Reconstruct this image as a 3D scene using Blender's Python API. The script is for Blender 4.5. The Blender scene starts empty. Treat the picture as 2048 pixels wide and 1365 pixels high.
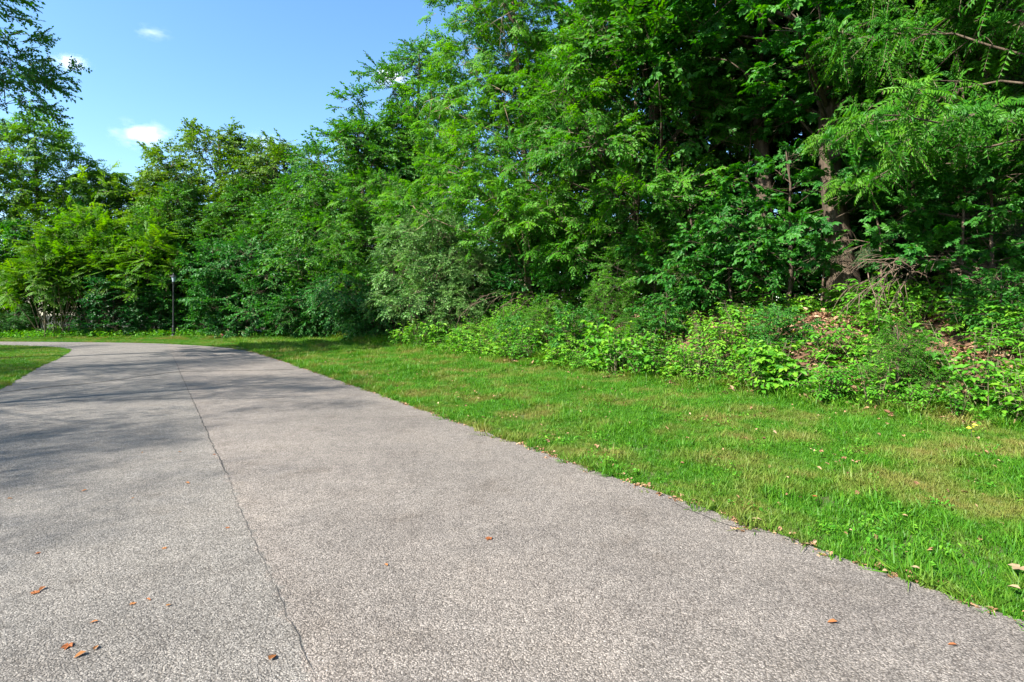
import bpy, math, random
import numpy as np
from mathutils import Vector

# ------------------------------------------------------------------ scene, camera, light
sc = bpy.context.scene
COL = sc.collection
F_PX, CX, HZ, CAMH = 1100.0, 1024.0, 631.0, 1.6      # focal length, centre column and horizon row of the photo, eye height

cam_d = bpy.data.cameras.new('camera')
cam_d.sensor_width = 36.0
cam_d.lens = 36.0 * F_PX / 2048.0
cam_d.shift_y = -(682.5 - HZ) / 2048.0
cam_d.clip_end = 6000.0
cam = bpy.data.objects.new('camera', cam_d)
COL.objects.link(cam)
cam.location = (0, 0, CAMH)
cam.rotation_euler = (math.radians(90), 0, 0)
sc.camera = cam

SUN_DIR = np.array([-0.78, -0.58, 0.0])
SUN_EL = math.radians(42)
SUN_AZ = math.atan2(SUN_DIR[0], SUN_DIR[1])           # from +Y towards +X
sd = Vector((math.sin(SUN_AZ) * math.cos(SUN_EL), math.cos(SUN_AZ) * math.cos(SUN_EL), math.sin(SUN_EL)))

world = bpy.data.worlds.new('World')
sc.world = world
world.use_nodes = True
wn, wl = world.node_tree.nodes, world.node_tree.links
wn.clear()
sky = wn.new('ShaderNodeTexSky')
sky.sky_type = 'NISHITA'
sky.sun_disc = False
sky.sun_elevation = SUN_EL
sky.sun_rotation = SUN_AZ
sky.altitude = 200
sky.air_density = 1.0
sky.dust_density = 0.8
sky.ozone_density = 2.0
bg = wn.new('ShaderNodeBackground')
bg.inputs['Strength'].default_value = 0.082
wo = wn.new('ShaderNodeOutputWorld')
hsv = wn.new('ShaderNodeHueSaturation')                # clear deep-blue summer air
hsv.inputs['Hue'].default_value = 0.497
hsv.inputs['Saturation'].default_value = 1.18
wl.new(sky.outputs[0], hsv.inputs['Color'])
wl.new(hsv.outputs[0], bg.inputs[0])
wl.new(bg.outputs[0], wo.inputs[0])

sun_d = bpy.data.lights.new('sun', 'SUN')
sun_d.energy = 4.2
sun_d.angle = math.radians(0.53)
sun_d.color = (1.0, 0.965, 0.90)
sun = bpy.data.objects.new('sun', sun_d)
COL.objects.link(sun)
sun.rotation_euler = sd.to_track_quat('Z', 'Y').to_euler()

sc.view_settings.view_transform = 'Standard'
sc.view_settings.look = 'None'
sc.view_settings.exposure = 2.08
sc.view_settings.gamma = 1.0
sc.view_settings.use_curve_mapping = False
sc.render.engine = 'CYCLES'
sc.cycles.use_denoising = True
sc.cycles.max_bounces = 8
sc.cycles.diffuse_bounces = 4
sc.cycles.glossy_bounces = 2
sc.cycles.transmission_bounces = 5
sc.cycles.volume_bounces = 3
sc.cycles.caustics_reflective = False
sc.cycles.caustics_refractive = False

# ------------------------------------------------------------------ helpers
D_ROAD = np.array([-0.545, 0.8384])                    # along the straight part of the road
N_ROAD = np.array([0.8384, 0.545])                     # to its right


def nrm(v):
    return v / np.maximum(np.linalg.norm(v, axis=-1, keepdims=True), 1e-9)


def sm(a, b, x):
    t = np.clip((x - a) / (b - a), 0, 1)
    return t * t * (3 - 2 * t)


def ground_pt(px, py, z=0.0):
    Y = (CAMH - z) * F_PX / (py - HZ)
    return np.array([(px - CX) / F_PX * Y, Y])


def on_ray(px, n=None, Y=None):
    a = (px - CX) / F_PX
    if Y is None:
        Y = n / (N_ROAD[0] * a + N_ROAD[1])
    return np.array([a * Y, Y])


def wob(x, y, k=1.0, p=0.0):
    return (np.sin(1.3 * k * x + 0.7 * k * y + p) + np.sin(-0.8 * k * x + 1.7 * k * y + 2.1 + p) + np.sin(2.3 * k * x - 1.1 * k * y + 4.0 + 2 * p)) / 3.0


def make_mesh(name, V, Q, mats, midx=None, tint=None, smooth=False):
    me = bpy.data.meshes.new(name)
    V = np.ascontiguousarray(V, np.float32)
    Q = np.ascontiguousarray(Q, np.int32)
    k = Q.shape[1]
    me.vertices.add(len(V))
    me.vertices.foreach_set('co', V.ravel())
    me.loops.add(Q.size)
    me.loops.foreach_set('vertex_index', Q.ravel())
    me.polygons.add(len(Q))
    me.polygons.foreach_set('loop_start', np.arange(0, Q.size, k, dtype=np.int32))
    for m in mats:
        me.materials.append(m)
    if midx is not None:
        me.polygons.foreach_set('material_index', np.ascontiguousarray(midx, np.int32))
    if tint is not None:
        at = me.attributes.new('tint', 'FLOAT', 'POINT')
        at.data.foreach_set('value', np.ascontiguousarray(tint, np.float32))
    me.polygons.foreach_set('use_smooth', np.full(len(Q), bool(smooth)))
    me.update(calc_edges=True)
    return me


def link(name, data, parent=None, loc=(0, 0, 0), rz=0.0, scale=1.0):
    o = bpy.data.objects.new(name, data)
    COL.objects.link(o)
    if parent is not None:
        o.parent = parent
    o.location = loc
    o.rotation_euler = (0, 0, rz)
    o.scale = (scale, scale, scale) if np.isscalar(scale) else scale
    return o


def tag(o, label=None, cat=None, group=None, kind=None):
    if label: o['label'] = label
    if cat: o['category'] = cat
    if group: o['group'] = group
    if kind: o['kind'] = kind
    return o


class Wood:
    """tubes collected into one all-quad mesh"""
    def __init__(self):
        self.V, self.Q, self.n = [], [], 0

    def tube(self, pts, rad, sides=5):
        pts = np.asarray(pts, float)
        k = len(pts)
        rad = np.broadcast_to(np.asarray(rad, float), (k,))
        t = nrm(np.gradient(pts, axis=0))
        ref = np.array([0.31, 0.17, 0.93]) if abs(t[0, 2]) < 0.8 else np.array([0.95, 0.2, 0.1])
        a = nrm(np.cross(t, ref))
        b = np.cross(t, a)
        ang = np.arange(sides) * 2 * math.pi / sides
        ring = pts[:, None] + rad[:, None, None] * (np.cos(ang)[None, :, None] * a[:, None] + np.sin(ang)[None, :, None] * b[:, None])
        self.V.append(ring.reshape(-1, 3))
        i = np.arange(k - 1)[:, None] * sides
        j = np.arange(sides)[None]
        j2 = (j + 1) % sides
        q = np.stack([i + j, i + j2, i + sides + j2, i + sides + j], -1).reshape(-1, 4) + self.n
        self.Q.append(q)
        self.n += k * sides

    def mesh(self, name, mat):
        return make_mesh(name, np.concatenate(self.V), np.concatenate(self.Q), [mat], smooth=True)


# ------------------------------------------------------------------ materials
def new_mat(name):
    m = bpy.data.materials.new(name)
    m.use_nodes = True
    nt = m.node_tree
    nt.nodes.clear()
    return m, nt.nodes, nt.links


def ramp(nodes, stops):
    r = nodes.new('ShaderNodeValToRGB')
    e = r.color_ramp.elements
    while len(e) < len(stops):
        e.new(0.5)
    for el, (p, c) in zip(e, stops):
        el.position = p
        el.color = (*c, 1.0)
    return r


def math_node(nodes, links, op, a, b=None, c=None):
    n = nodes.new('ShaderNodeMath')
    n.operation = op
    for i, v in enumerate((a, b, c)):
        if v is None:
            continue
        if isinstance(v, (int, float)):
            n.inputs[i].default_value = v
        else:
            links.new(v, n.inputs[i])
    return n.outputs[0]


def leaf_mat(name, stops, trans=0.45, tcol=1.5, rough=0.5, obj_var=0.25, spec=0.2, patch=None):
    """leaf blade: gloss + diffuse + light passing through; every leaf its own tint"""
    m, N, L = new_mat(name)
    at = N.new('ShaderNodeAttribute'); at.attribute_name = 'tint'
    oi = N.new('ShaderNodeObjectInfo')
    v = math_node(N, L, 'MULTIPLY_ADD', oi.outputs['Random'], obj_var, -obj_var / 2)
    fac = math_node(N, L, 'ADD', at.outputs['Fac'], v)
    r = ramp(N, stops)
    L.new(fac, r.inputs[0])
    col = r.outputs[0]
    if patch:                                            # dry patches of a lawn, by place
        gp = N.new('ShaderNodeNewGeometry')
        nz = N.new('ShaderNodeTexNoise'); nz.inputs['Scale'].default_value = patch[1]; nz.inputs['Detail'].default_value = 5; nz.inputs['Roughness'].default_value = 0.65
        L.new(gp.outputs['Position'], nz.inputs['Vector'])
        rr = ramp(N, [(patch[2], (0, 0, 0)), (patch[3], (1, 1, 1))])
        L.new(nz.outputs['Fac'], rr.inputs[0])
        mx = N.new('ShaderNodeMix'); mx.data_type = 'RGBA'
        f2 = math_node(N, L, 'MULTIPLY', rr.outputs[0], patch[4])
        L.new(f2, mx.inputs[0]); L.new(col, mx.inputs[6]); mx.inputs[7].default_value = (*patch[0], 1)
        col = mx.outputs[2]
    p = N.new('ShaderNodeBsdfPrincipled')
    p.inputs['Roughness'].default_value = rough
    p.inputs['Specular IOR Level'].default_value = spec
    L.new(col, p.inputs['Base Color'])
    t = N.new('ShaderNodeBsdfTranslucent')
    hs = N.new('ShaderNodeHueSaturation')
    hs.inputs['Hue'].default_value = 0.492
    hs.inputs['Saturation'].default_value = 1.12
    hs.inputs['Value'].default_value = tcol
    L.new(col, hs.inputs['Color']); L.new(hs.outputs[0], t.inputs['Color'])
    mix = N.new('ShaderNodeMixShader'); mix.inputs[0].default_value = trans
    L.new(p.outputs[0], mix.inputs[1]); L.new(t.outputs[0], mix.inputs[2])
    o = N.new('ShaderNodeOutputMaterial')
    L.new(mix.outputs[0], o.inputs['Surface'])
    return m


def rough_mat(name, stops, scale=6.0, bump=0.4, rough=0.9, stretch=None, detail=6):
    m, N, L = new_mat(name)
    tc = N.new('ShaderNodeTexCoord')
    src = tc.outputs['Object']
    if stretch:
        mp = N.new('ShaderNodeMapping'); mp.inputs['Scale'].default_value = stretch
        L.new(src, mp.inputs[0]); src = mp.outputs[0]
    nz = N.new('ShaderNodeTexNoise'); nz.inputs['Scale'].default_value = scale; nz.inputs['Detail'].default_value = detail; nz.inputs['Roughness'].default_value = 0.65
    L.new(src, nz.inputs['Vector'])
    r = ramp(N, stops); L.new(nz.outputs['Fac'], r.inputs[0])
    p = N.new('ShaderNodeBsdfPrincipled'); p.inputs['Roughness'].default_value = rough
    p.inputs['Specular IOR Level'].default_value = 0.2
    L.new(r.outputs[0], p.inputs['Base Color'])
    if bump:
        b = N.new('ShaderNodeBump'); b.inputs['Strength'].default_value = bump; b.inputs['Distance'].default_value = 0.04
        L.new(nz.outputs['Fac'], b.inputs['Height']); L.new(b.outputs[0], p.inputs['Normal'])
    o = N.new('ShaderNodeOutputMaterial'); L.new(p.outputs[0], o.inputs['Surface'])
    return m


def plain_mat(name, c, rough=0.5, metal=0.0, trans=0.0):
    m, N, L = new_mat(name)
    p = N.new('ShaderNodeBsdfPrincipled')
    p.inputs['Base Color'].default_value = (*c, 1)
    p.inputs['Roughness'].default_value = rough
    p.inputs['Metallic'].default_value = metal
    p.inputs['Transmission Weight'].default_value = trans
    o = N.new('ShaderNodeOutputMaterial'); L.new(p.outputs[0], o.inputs['Surface'])
    return m


M = {}
M['bark'] = rough_mat('bark', [(0.3, (0.030, 0.022, 0.016)), (0.55, (0.085, 0.062, 0.042)), (0.8, (0.17, 0.13, 0.095))], 5, 0.9, 0.9, (3, 3, 0.5))
M['bark_pale'] = rough_mat('bark_pale', [(0.3, (0.10, 0.072, 0.045)), (0.55, (0.24, 0.18, 0.115)), (0.8, (0.36, 0.28, 0.19))], 6, 0.8, 0.9, (3, 3, 0.5))
M['twig'] = plain_mat('twig', (0.10, 0.085, 0.04), 0.8)
M['dead_wood'] = rough_mat('dead_wood', [(0.3, (0.055, 0.036, 0.024)), (0.7, (0.16, 0.115, 0.08))], 9, 0.4)
M['locust'] = leaf_mat('locust_leaf', [(0.0, (0.022, 0.103, 0.007)), (0.5, (0.046, 0.175, 0.009)), (1.0, (0.099, 0.258, 0.016))])
M['elm'] = leaf_mat('elm_leaf', [(0.0, (0.018, 0.086, 0.009)), (0.5, (0.036, 0.142, 0.013)), (1.0, (0.078, 0.208, 0.018))], trans=0.38, rough=0.5, spec=0.2)
M['maple'] = leaf_mat('maple_leaf', [(0.0, (0.014, 0.091, 0.011)), (0.5, (0.028, 0.139, 0.014)), (1.0, (0.064, 0.206, 0.022))], trans=0.4, rough=0.5, spec=0.22)
M['olive'] = leaf_mat('olive_leaf', [(0.0, (0.034, 0.118, 0.020)), (0.5, (0.067, 0.180, 0.032)), (1.0, (0.142, 0.268, 0.068))], trans=0.3, rough=0.5, spec=0.25)
M['sumac'] = leaf_mat('sumac_leaf', [(0.0, (0.032, 0.122, 0.007)), (0.5, (0.068, 0.190, 0.008)), (1.0, (0.140, 0.262, 0.013))], trans=0.42)
M['locust_bright'] = leaf_mat('locust_bright_leaf', [(0.0, (0.034, 0.118, 0.007)), (0.5, (0.072, 0.190, 0.009)), (1.0, (0.140, 0.265, 0.016))], trans=0.5)
M['ailanthus'] = leaf_mat('ailanthus_leaf', [(0.0, (0.020, 0.115, 0.007)), (0.5, (0.042, 0.172, 0.010)), (1.0, (0.095, 0.240, 0.015))], trans=0.42)
M['dogwood'] = leaf_mat('dogwood_leaf', [(0.0, (0.012, 0.082, 0.013)), (0.5, (0.026, 0.125, 0.018)), (1.0, (0.056, 0.182, 0.024))], trans=0.34)
M['vine'] = leaf_mat('vine_leaf', [(0.0, (0.006, 0.057, 0.009)), (0.5, (0.012, 0.093, 0.013)), (1.0, (0.031, 0.149, 0.018))], trans=0.3, rough=0.45, spec=0.25)
M['yellowish'] = leaf_mat('yellow_green_leaf', [(0.0, (0.032, 0.095, 0.007)), (0.5, (0.066, 0.150, 0.010)), (1.0, (0.125, 0.220, 0.015))], trans=0.36)
M['conifer'] = leaf_mat('conifer_needle', [(0.0, (0.016, 0.044, 0.016)), (0.5, (0.028, 0.066, 0.022)), (1.0, (0.050, 0.095, 0.030))], trans=0.12)
M['weed'] = leaf_mat('weed_leaf', [(0.0, (0.036, 0.154, 0.011)), (0.5, (0.073, 0.237, 0.014)), (1.0, (0.163, 0.319, 0.023))], trans=0.36, obj_var=0.5)
M['grass'] = leaf_mat('grass_blade', [(0.0, (0.026, 0.102, 0.006)), (0.5, (0.050, 0.166, 0.008)), (1.0, (0.115, 0.240, 0.014))], trans=0.34, obj_var=0.35,
                      patch=((0.23, 0.175, 0.055), 0.9, 0.47, 0.66, 0.70))
M['litter'] = leaf_mat('dead_leaf', [(0.0, (0.085, 0.040, 0.019)), (0.5, (0.25, 0.135, 0.070)), (1.0, (0.46, 0.31, 0.195))], trans=0.1, tcol=1.0, rough=0.75, spec=0.2)
M['orange_leaf'] = leaf_mat('orange_leaf', [(0.0, (0.20, 0.065, 0.02)), (1.0, (0.34, 0.16, 0.05))], trans=0.1, tcol=1.0, rough=0.7, spec=0.2, obj_var=0.8)
M['pale_leaf'] = plain_mat('pale_leaf', (0.22, 0.155, 0.08), 0.85)
M['lime_leaf'] = plain_mat('lime_leaf', (0.42, 0.42, 0.03), 0.5)
M['lawn_soil'] = rough_mat('lawn_soil', [(0.3, (0.028, 0.040, 0.012)), (0.55, (0.055, 0.072, 0.020)), (0.8, (0.13, 0.105, 0.045))], 3.0, 0.5)
M['bank_soil'] = rough_mat('bank_soil', [(0.3, (0.035, 0.020, 0.012)), (0.55, (0.11, 0.062, 0.034)), (0.8, (0.22, 0.135, 0.075))], 7.0, 0.8)
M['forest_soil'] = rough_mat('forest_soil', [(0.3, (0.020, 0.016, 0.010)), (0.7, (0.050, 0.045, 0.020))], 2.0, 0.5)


def asphalt_mat():
    m, N, L = new_mat('asphalt')
    tc = N.new('ShaderNodeTexCoord')
    vo = N.new('ShaderNodeTexVoronoi'); vo.inputs['Scale'].default_value = 112
    dn = N.new('ShaderNodeTexNoise'); dn.inputs['Scale'].default_value = 45; dn.inputs['Detail'].default_value = 3
    L.new(tc.outputs['Object'], dn.inputs['Vector'])
    dv = N.new('ShaderNodeVectorMath'); dv.operation = 'MULTIPLY_ADD'
    L.new(dn.outputs['Color'], dv.inputs[0]); dv.inputs[1].default_value = (0.022, 0.022, 0.022); L.new(tc.outputs['Object'], dv.inputs[2])
    L.new(dv.outputs[0], vo.inputs['Vector'])
    sep = N.new('ShaderNodeSeparateColor'); L.new(vo.outputs['Color'], sep.inputs[0])
    stone = ramp(N, [(0.0, (0.125, 0.112, 0.098)), (0.35, (0.188, 0.169, 0.149)), (0.75, (0.250, 0.225, 0.198)), (1.0, (0.345, 0.311, 0.273))])
    L.new(sep.outputs[0], stone.inputs[0])
    gap = ramp(N, [(0.30, (1, 1, 1)), (0.75, (0.40, 0.385, 0.37))])     # binder between the stones
    L.new(vo.outputs['Distance'], gap.inputs[0])
    n1 = N.new('ShaderNodeTexNoise'); n1.inputs['Scale'].default_value = 0.55; n1.inputs['Detail'].default_value = 7; n1.inputs['Roughness'].default_value = 0.6
    L.new(tc.outputs['Object'], n1.inputs['Vector'])
    wear = ramp(N, [(0.3, (0.78, 0.77, 0.77)), (0.5, (1.0, 0.99, 0.985)), (0.7, (1.18, 1.155, 1.13))])
    L.new(n1.outputs['Fac'], wear.inputs[0])
    n2 = N.new('ShaderNodeTexNoise'); n2.inputs['Scale'].default_value = 9; n2.inputs['Detail'].default_value = 5
    L.new(tc.outputs['Object'], n2.inputs['Vector'])
    blot = ramp(N, [(0.3, (0.86, 0.86, 0.86)), (0.7, (1.1, 1.1, 1.1))])
    L.new(n2.outputs['Fac'], blot.inputs[0])

    def mul(a, b):
        x = N.new('ShaderNodeMix'); x.data_type = 'RGBA'; x.blend_type = 'MULTIPLY'; x.inputs[0].default_value = 1
        L.new(a, x.inputs[6]); L.new(b, x.inputs[7]); return x.outputs[2]
    c = mul(mul(mul(stone.outputs[0], gap.outputs[0]), wear.outputs[0]), blot.outputs[0])
    dt = N.new('ShaderNodeVectorMath'); dt.operation = 'DOT_PRODUCT'; dt.inputs[1].default_value = (N_ROAD[0], N_ROAD[1], 0)
    L.new(tc.outputs['Object'], dt.inputs[0])
    dn2 = math_node(N, L, 'MULTIPLY_ADD', n2.outputs['Fac'], 0.25, dt.outputs['Value'])
    lane = ramp(N, [(0.0, (0.93, 0.95, 0.945)), (0.70, (0.93, 0.95, 0.945)), (0.72, (1.03, 1.0, 0.975)), (1.0, (1.0, 0.985, 0.97))])
    L.new(dn2, lane.inputs[0])                           # the two paving passes differ a little in tone
    n3 = N.new('ShaderNodeTexNoise'); n3.inputs['Scale'].default_value = 1.7; n3.inputs['Detail'].default_value = 8; n3.inputs['Roughness'].default_value = 0.7
    L.new(tc.outputs['Object'], n3.inputs['Vector'])
    stain = ramp(N, [(0.30, (0.72, 0.69, 0.66)), (0.42, (0.96, 0.95, 0.94)), (0.6, (1, 1, 1)), (0.72, (1.08, 1.06, 1.02))])
    L.new(n3.outputs['Fac'], stain.inputs[0])
    c = mul(mul(c, lane.outputs[0]), stain.outputs[0])
    p = N.new('ShaderNodeBsdfPrincipled'); p.inputs['Roughness'].default_value = 0.82; p.inputs['Specular IOR Level'].default_value = 0.3
    L.new(c, p.inputs['Base Color'])
    inv = math_node(N, L, 'SUBTRACT', 1.0, vo.outputs['Distance'])
    h = math_node(N, L, 'MULTIPLY_ADD', sep.outputs[1], 0.35, inv)
    b = N.new('ShaderNodeBump'); b.inputs['Strength'].default_value = 0.75; b.inputs['Distance'].default_value = 0.008
    L.new(h, b.inputs['Height']); L.new(b.outputs[0], p.inputs['Normal'])
    o = N.new('ShaderNodeOutputMaterial'); L.new(p.outputs[0], o.inputs['Surface'])
    return m


M['asphalt'] = asphalt_mat()
M['crack'] = rough_mat('crack_fill', [(0.3, (0.022, 0.020, 0.018)), (0.7, (0.075, 0.068, 0.06))], 14, 0.5)
M['iron'] = plain_mat('black_iron', (0.012, 0.013, 0.013), 0.45, 0.3)
M['lamp_glass'] = plain_mat('lamp_glass', (0.34, 0.41, 0.45), 0.25)
M['pink'] = plain_mat('pink_petal', (0.72, 0.30, 0.28), 0.6)


# ------------------------------------------------------------------ road, terrain
def smooth_line(pts, step=0.5):
    pts = np.array(pts, float)
    P = np.vstack([2 * pts[0] - pts[1], pts, 2 * pts[-1] - pts[-2]])
    out = []
    for i in range(1, len(P) - 2):
        k = max(3, int(np.linalg.norm(P[i + 1] - P[i]) / step))
        t = np.linspace(0, 1, k, endpoint=False)[:, None]
        a, b, c, d = P[i - 1], P[i], P[i + 1], P[i + 2]
        out.append(0.5 * ((2 * b) + (-a + c) * t + (2 * a - 5 * b + 4 * c - d) * t ** 2 + (-a + 3 * b - 3 * c + d) * t ** 3))
    out.append(P[-2][None])
    return np.concatenate(out)


def resample(line, n):
    s = np.concatenate([[0], np.cumsum(np.linalg.norm(np.diff(line, axis=0), axis=1))])
    u = np.linspace(0, s[-1], n)
    return np.stack([np.interp(u, s, line[:, i]) for i in range(line.shape[1])], 1)


def sn(s, n):
    return D_ROAD * s + N_ROAD * n


RE = smooth_line([sn(-14, 3.78), sn(-6, 3.78), sn(0, 3.80), sn(6, 3.80), sn(12, 3.78), sn(17, 3.78), sn(22, 3.72), sn(28.3, 3.33), (-16.4, 28.85), (-21, 31.4), (-26.2, 32.6), (-31, 33.2), (-45, 34.5), (-70, 37)])
LE = smooth_line([sn(-14, -2.8), sn(-6, -2.8), sn(0, -2.8), sn(6, -2.8), sn(12, -2.8), sn(16.1, -2.8), sn(21.6, -2.95), sn(26, -2.95), (-18.9, 23.4), (-20.3, 25.2), (-22.6, 27.0), (-26.8, 28.7), (-31.5, 29.6), (-45, 31), (-70, 33.4)])
NR = 240
RE_, LE_ = resample(RE, NR), resample(LE, NR)
rr_ = np.random.default_rng(5)
RE_ += (0.018 * wob(RE_[:, 0], RE_[:, 1], 2.2) + 0.014 * rr_.standard_normal(NR))[:, None] * N_ROAD
LE_ += (0.04 * wob(LE_[:, 0], LE_[:, 1], 2.0, 1.0))[:, None] * N_ROAD
ROAD_POLY = np.vstack([RE_, LE_[::-1]])


def inside(poly, x, y):
    r = np.zeros(x.shape, bool)
    x1, y1 = poly[-1]
    for x2, y2 in poly:
        if y1 != y2:
            c = ((y2 > y) != (y1 > y)) & (x < (x1 - x2) * (y - y2) / (y1 - y2) + x2)
            r ^= c
        x1, y1 = x2, y2
    return r


def zt(x, y):
    x = np.asarray(x, float); y = np.asarray(y, float)
    s = D_ROAD[0] * x + D_ROAD[1] * y
    n = N_ROAD[0] * x + N_ROAD[1] * y
    edge = 9.5 + 0.35 * wob(x, y, 0.5)
    bank = 1.6 * sm(0, 4.0, n - edge) * (1 - 0.72 * sm(23, 36, s)) * (1 - 0.6 * sm(2, -25, s))
    bank = bank * (1 + 0.06 * wob(x, y, 1.6))
    lawn = 0.06 * sm(3.9, 9.5, n) + 0.02 * wob(x, y, 0.9) * sm(3.8, 5, n)
    far = 0.28 * sm(33.6, 39, y + 0.1 * np.minimum(x + 26, 0)) * sm(6, 2, n)
    deep = -0.6 * sm(20, 60, n)
    return 0.004 + bank + lawn + far + deep


def axis(lo, a, b, hi, fine, grow_=1.35):
    core = list(np.arange(a, b + 1e-6, fine))
    st = fine; v = b
    while v < hi:
        st *= grow_; v += st; core.append(v)
    st = fine; v = a; pre = []
    while v > lo:
        st *= grow_; v -= st; pre.append(v)
    return np.array(pre[::-1] + core)


gx, gy = axis(-2500, -34, 15, 2500, 0.3), axis(-300, -4, 42, 4500, 0.3)
GX, GY = np.meshgrid(gx, gy)
GZ = zt(GX, GY)
IN = inside(ROAD_POLY, GX.ravel(), GY.ravel()).reshape(GX.shape)
GZ = np.where(IN, -0.07, GZ)
GV = np.stack([GX, GY, GZ], -1).reshape(-1, 3)
nx_, ny_ = len(gx), len(gy)
ii = (np.arange(ny_ - 1)[:, None] * nx_ + np.arange(nx_ - 1)[None]).ravel()
GQ = np.stack([ii, ii + 1, ii + nx_ + 1, ii + nx_], -1)
cen = GV[GQ].mean(1)


def zone(x, y):
    """0 wood floor, 1 right lawn and verge, 2 left lawn, 3 litter bank"""
    s = D_ROAD[0] * x + D_ROAD[1] * y
    n = N_ROAD[0] * x + N_ROAD[1] * y
    edge = 9.5 + 0.35 * wob(x, y, 0.5) + 0.2 * wob(x, y, 1.7)
    far_edge = 36.0 + 0.04 * (x + 26) + 0.3 * wob(x, y, 0.8)
    z = np.zeros(x.shape, int)
    z[(n > 3) & (n < edge) & (s > -14) & (s < 40)] = 1
    z[(y > 27) & (y < far_edge) & (x < -10) & (n < edge)] = 1
    z[(n < 0.5) & (n > -40) & (y < 31.5) & (s > -14)] = 2
    z[(n >= edge) & (n < 15.5) & (s > -14) & (s < 32)] = 3
    return z


ZC = zone(cen[:, 0], cen[:, 1])


def sub_sheet(name, mask, mat):
    q = GQ[mask]
    used, inv = np.unique(q, return_inverse=True)
    return link(name, make_mesh(name, GV[used], inv.reshape(-1, 4), [mat], smooth=True))


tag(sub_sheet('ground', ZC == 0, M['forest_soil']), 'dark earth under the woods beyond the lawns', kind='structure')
tag(sub_sheet('lawn', ZC == 1, M['lawn_soil']), 'mown grass strip between the road and the woods', kind='structure')
tag(sub_sheet('lawn', ZC == 2, M['lawn_soil']), 'shaded mown lawn inside the bend, left of the road', kind='structure')
tag(sub_sheet('bank', ZC == 3, M['bank_soil']), 'earth bank strewn with dead leaves below the trees', kind='structure')

# road sheet with a slight crown and a side that goes down into the soil
K = 14
u = np.linspace(0, 1, K)
RV = LE_[:, None] * (1 - u)[None, :, None] + RE_[:, None] * u[None, :, None]
rz_ = 0.012 + 0.03 * (1 - (2 * u - 1) ** 2)
RV = np.concatenate([RV, np.broadcast_to(rz_[None, :, None], (NR, K, 1))], -1)
skl = np.concatenate([LE_, np.full((NR, 1), -0.09)], -1)[:, None]
skr = np.concatenate([RE_, np.full((NR, 1), -0.09)], -1)[:, None]
RV = np.concatenate([skl, RV[:, :1], RV, RV[:, -1:], skr], 1)
KK = K + 4
jj = np.array([c for c in range(KK - 1) if c not in (1, KK - 3)])
i0 = (np.arange(NR - 1)[:, None] * KK + jj[None]).ravel()
road = tag(link('road', make_mesh('road', RV.reshape(-1, 3), np.stack([i0, i0 + 1, i0 + KK + 1, i0 + KK], -1), [M['asphalt']], smooth=True)),
           'worn pale grey asphalt lane bending left behind the lawn', kind='structure')


def road_z(p):
    d1 = np.min(np.linalg.norm(LE_ - p, axis=1)); d2 = np.min(np.linalg.norm(RE_ - p, axis=1))
    v = d1 / (d1 + d2)
    return 0.012 + 0.03 * (1 - (2 * v - 1) ** 2)


def crack(px_pts, width, seed, n_px=True):
    """an open joint in the asphalt: an irregular dark ribbon with ragged sides"""
    rs = np.random.default_rng(seed)
    line = smooth_line([ground_pt(*p, z=0.03) for p in px_pts], 0.12)
    line = resample(line, max(8, int(np.linalg.norm(np.diff(line, axis=0), axis=1).sum() / 0.07)))
    t = nrm(np.gradient(line, axis=0)); nn = np.stack([t[:, 1], -t[:, 0]], 1)
    walk = np.cumsum(rs.standard_normal(len(line))) * 0.002
    walk -= np.linspace(walk[0], walk[-1], len(line))
    line = line + nn * (walk + rs.standard_normal(len(line)) * 0.006)[:, None]
    w = width * (0.35 + 0.9 * rs.random(len(line)) * (0.4 + 0.6 * rs.random(len(line))))
    w[[0, -1]] *= 0.1
    V = []
    for p, q, ww in zip(line, nn, w):
        z = road_z(p) + 0.004
        V += [(*(p - q * ww), z), (*(p + q * ww), z)]
    k = np.arange(len(line) - 1) * 2
    return link('road_crack', make_mesh('road_crack', V, np.stack([k, k + 1, k + 3, k + 2], -1), [M['crack']]), road)


crack([(455, 955), (430, 905), (397, 830), (365, 760), (346, 716), (338, 707)], 0.0075, 1)
crack([(0, 784), (120, 772), (200, 765), (300, 752), (360, 745), (480, 742), (590, 739)], 0.075, 2)
crack([(1335, 998), (1390, 1022), (1450, 1045), (1500, 1058), (1560, 1065), (1640, 1090)], 0.0045, 3)
crack([(338, 707), (420, 704), (505, 705)], 0.06, 4)
crack([(455, 955), (505, 1075), (560, 1200), (630, 1362)], 0.0022, 5)

# ------------------------------------------------------------------ leaf and spray templates
# local frame of a leaf or spray: +Y along it, +X to its side, +Z its upper face
def leaf_shape(kind, w):
    if kind == 'diamond':
        V = [(0, 0, 0), (w, 0.42, 0.07), (0, 1, -0.06), (-w, 0.42, 0.07)]
        return np.array(V), np.array([(0, 1, 2, 3)])
    if kind == 'ovate':
        V = [(0, 0, 0), (w, 0.30, 0.10), (0.74 * w, 0.68, 0.04), (0, 1.0, -0.14), (-0.74 * w, 0.68, 0.04), (-w, 0.30, 0.10)]
        return np.array(V), np.array([(0, 1, 2, 3), (0, 3, 4, 5)])
    # lobed: five kite lobes about the end of the stalk
    V = [(0, 0.12, 0)]
    tips = [(-100, 0.55), (-48, 0.82), (0, 0.95), (48, 0.82), (100, 0.55)]
    notch = [(-150, 0.26), (-74, 0.50), (-24, 0.60), (24, 0.60), (74, 0.50), (150, 0.26)]
    for a, r in notch:
        V.append((math.sin(math.radians(a)) * r * w * 1.9, 0.12 + math.cos(math.radians(a)) * r, 0.05))
    for a, r in tips:
        V.append((math.sin(math.radians(a)) * r * w * 1.9, 0.12 + math.cos(math.radians(a)) * r, -0.09))
    return np.array(V), np.array([(0, 2 + i, 7 + i, 1 + i) for i in range(5)])


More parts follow.
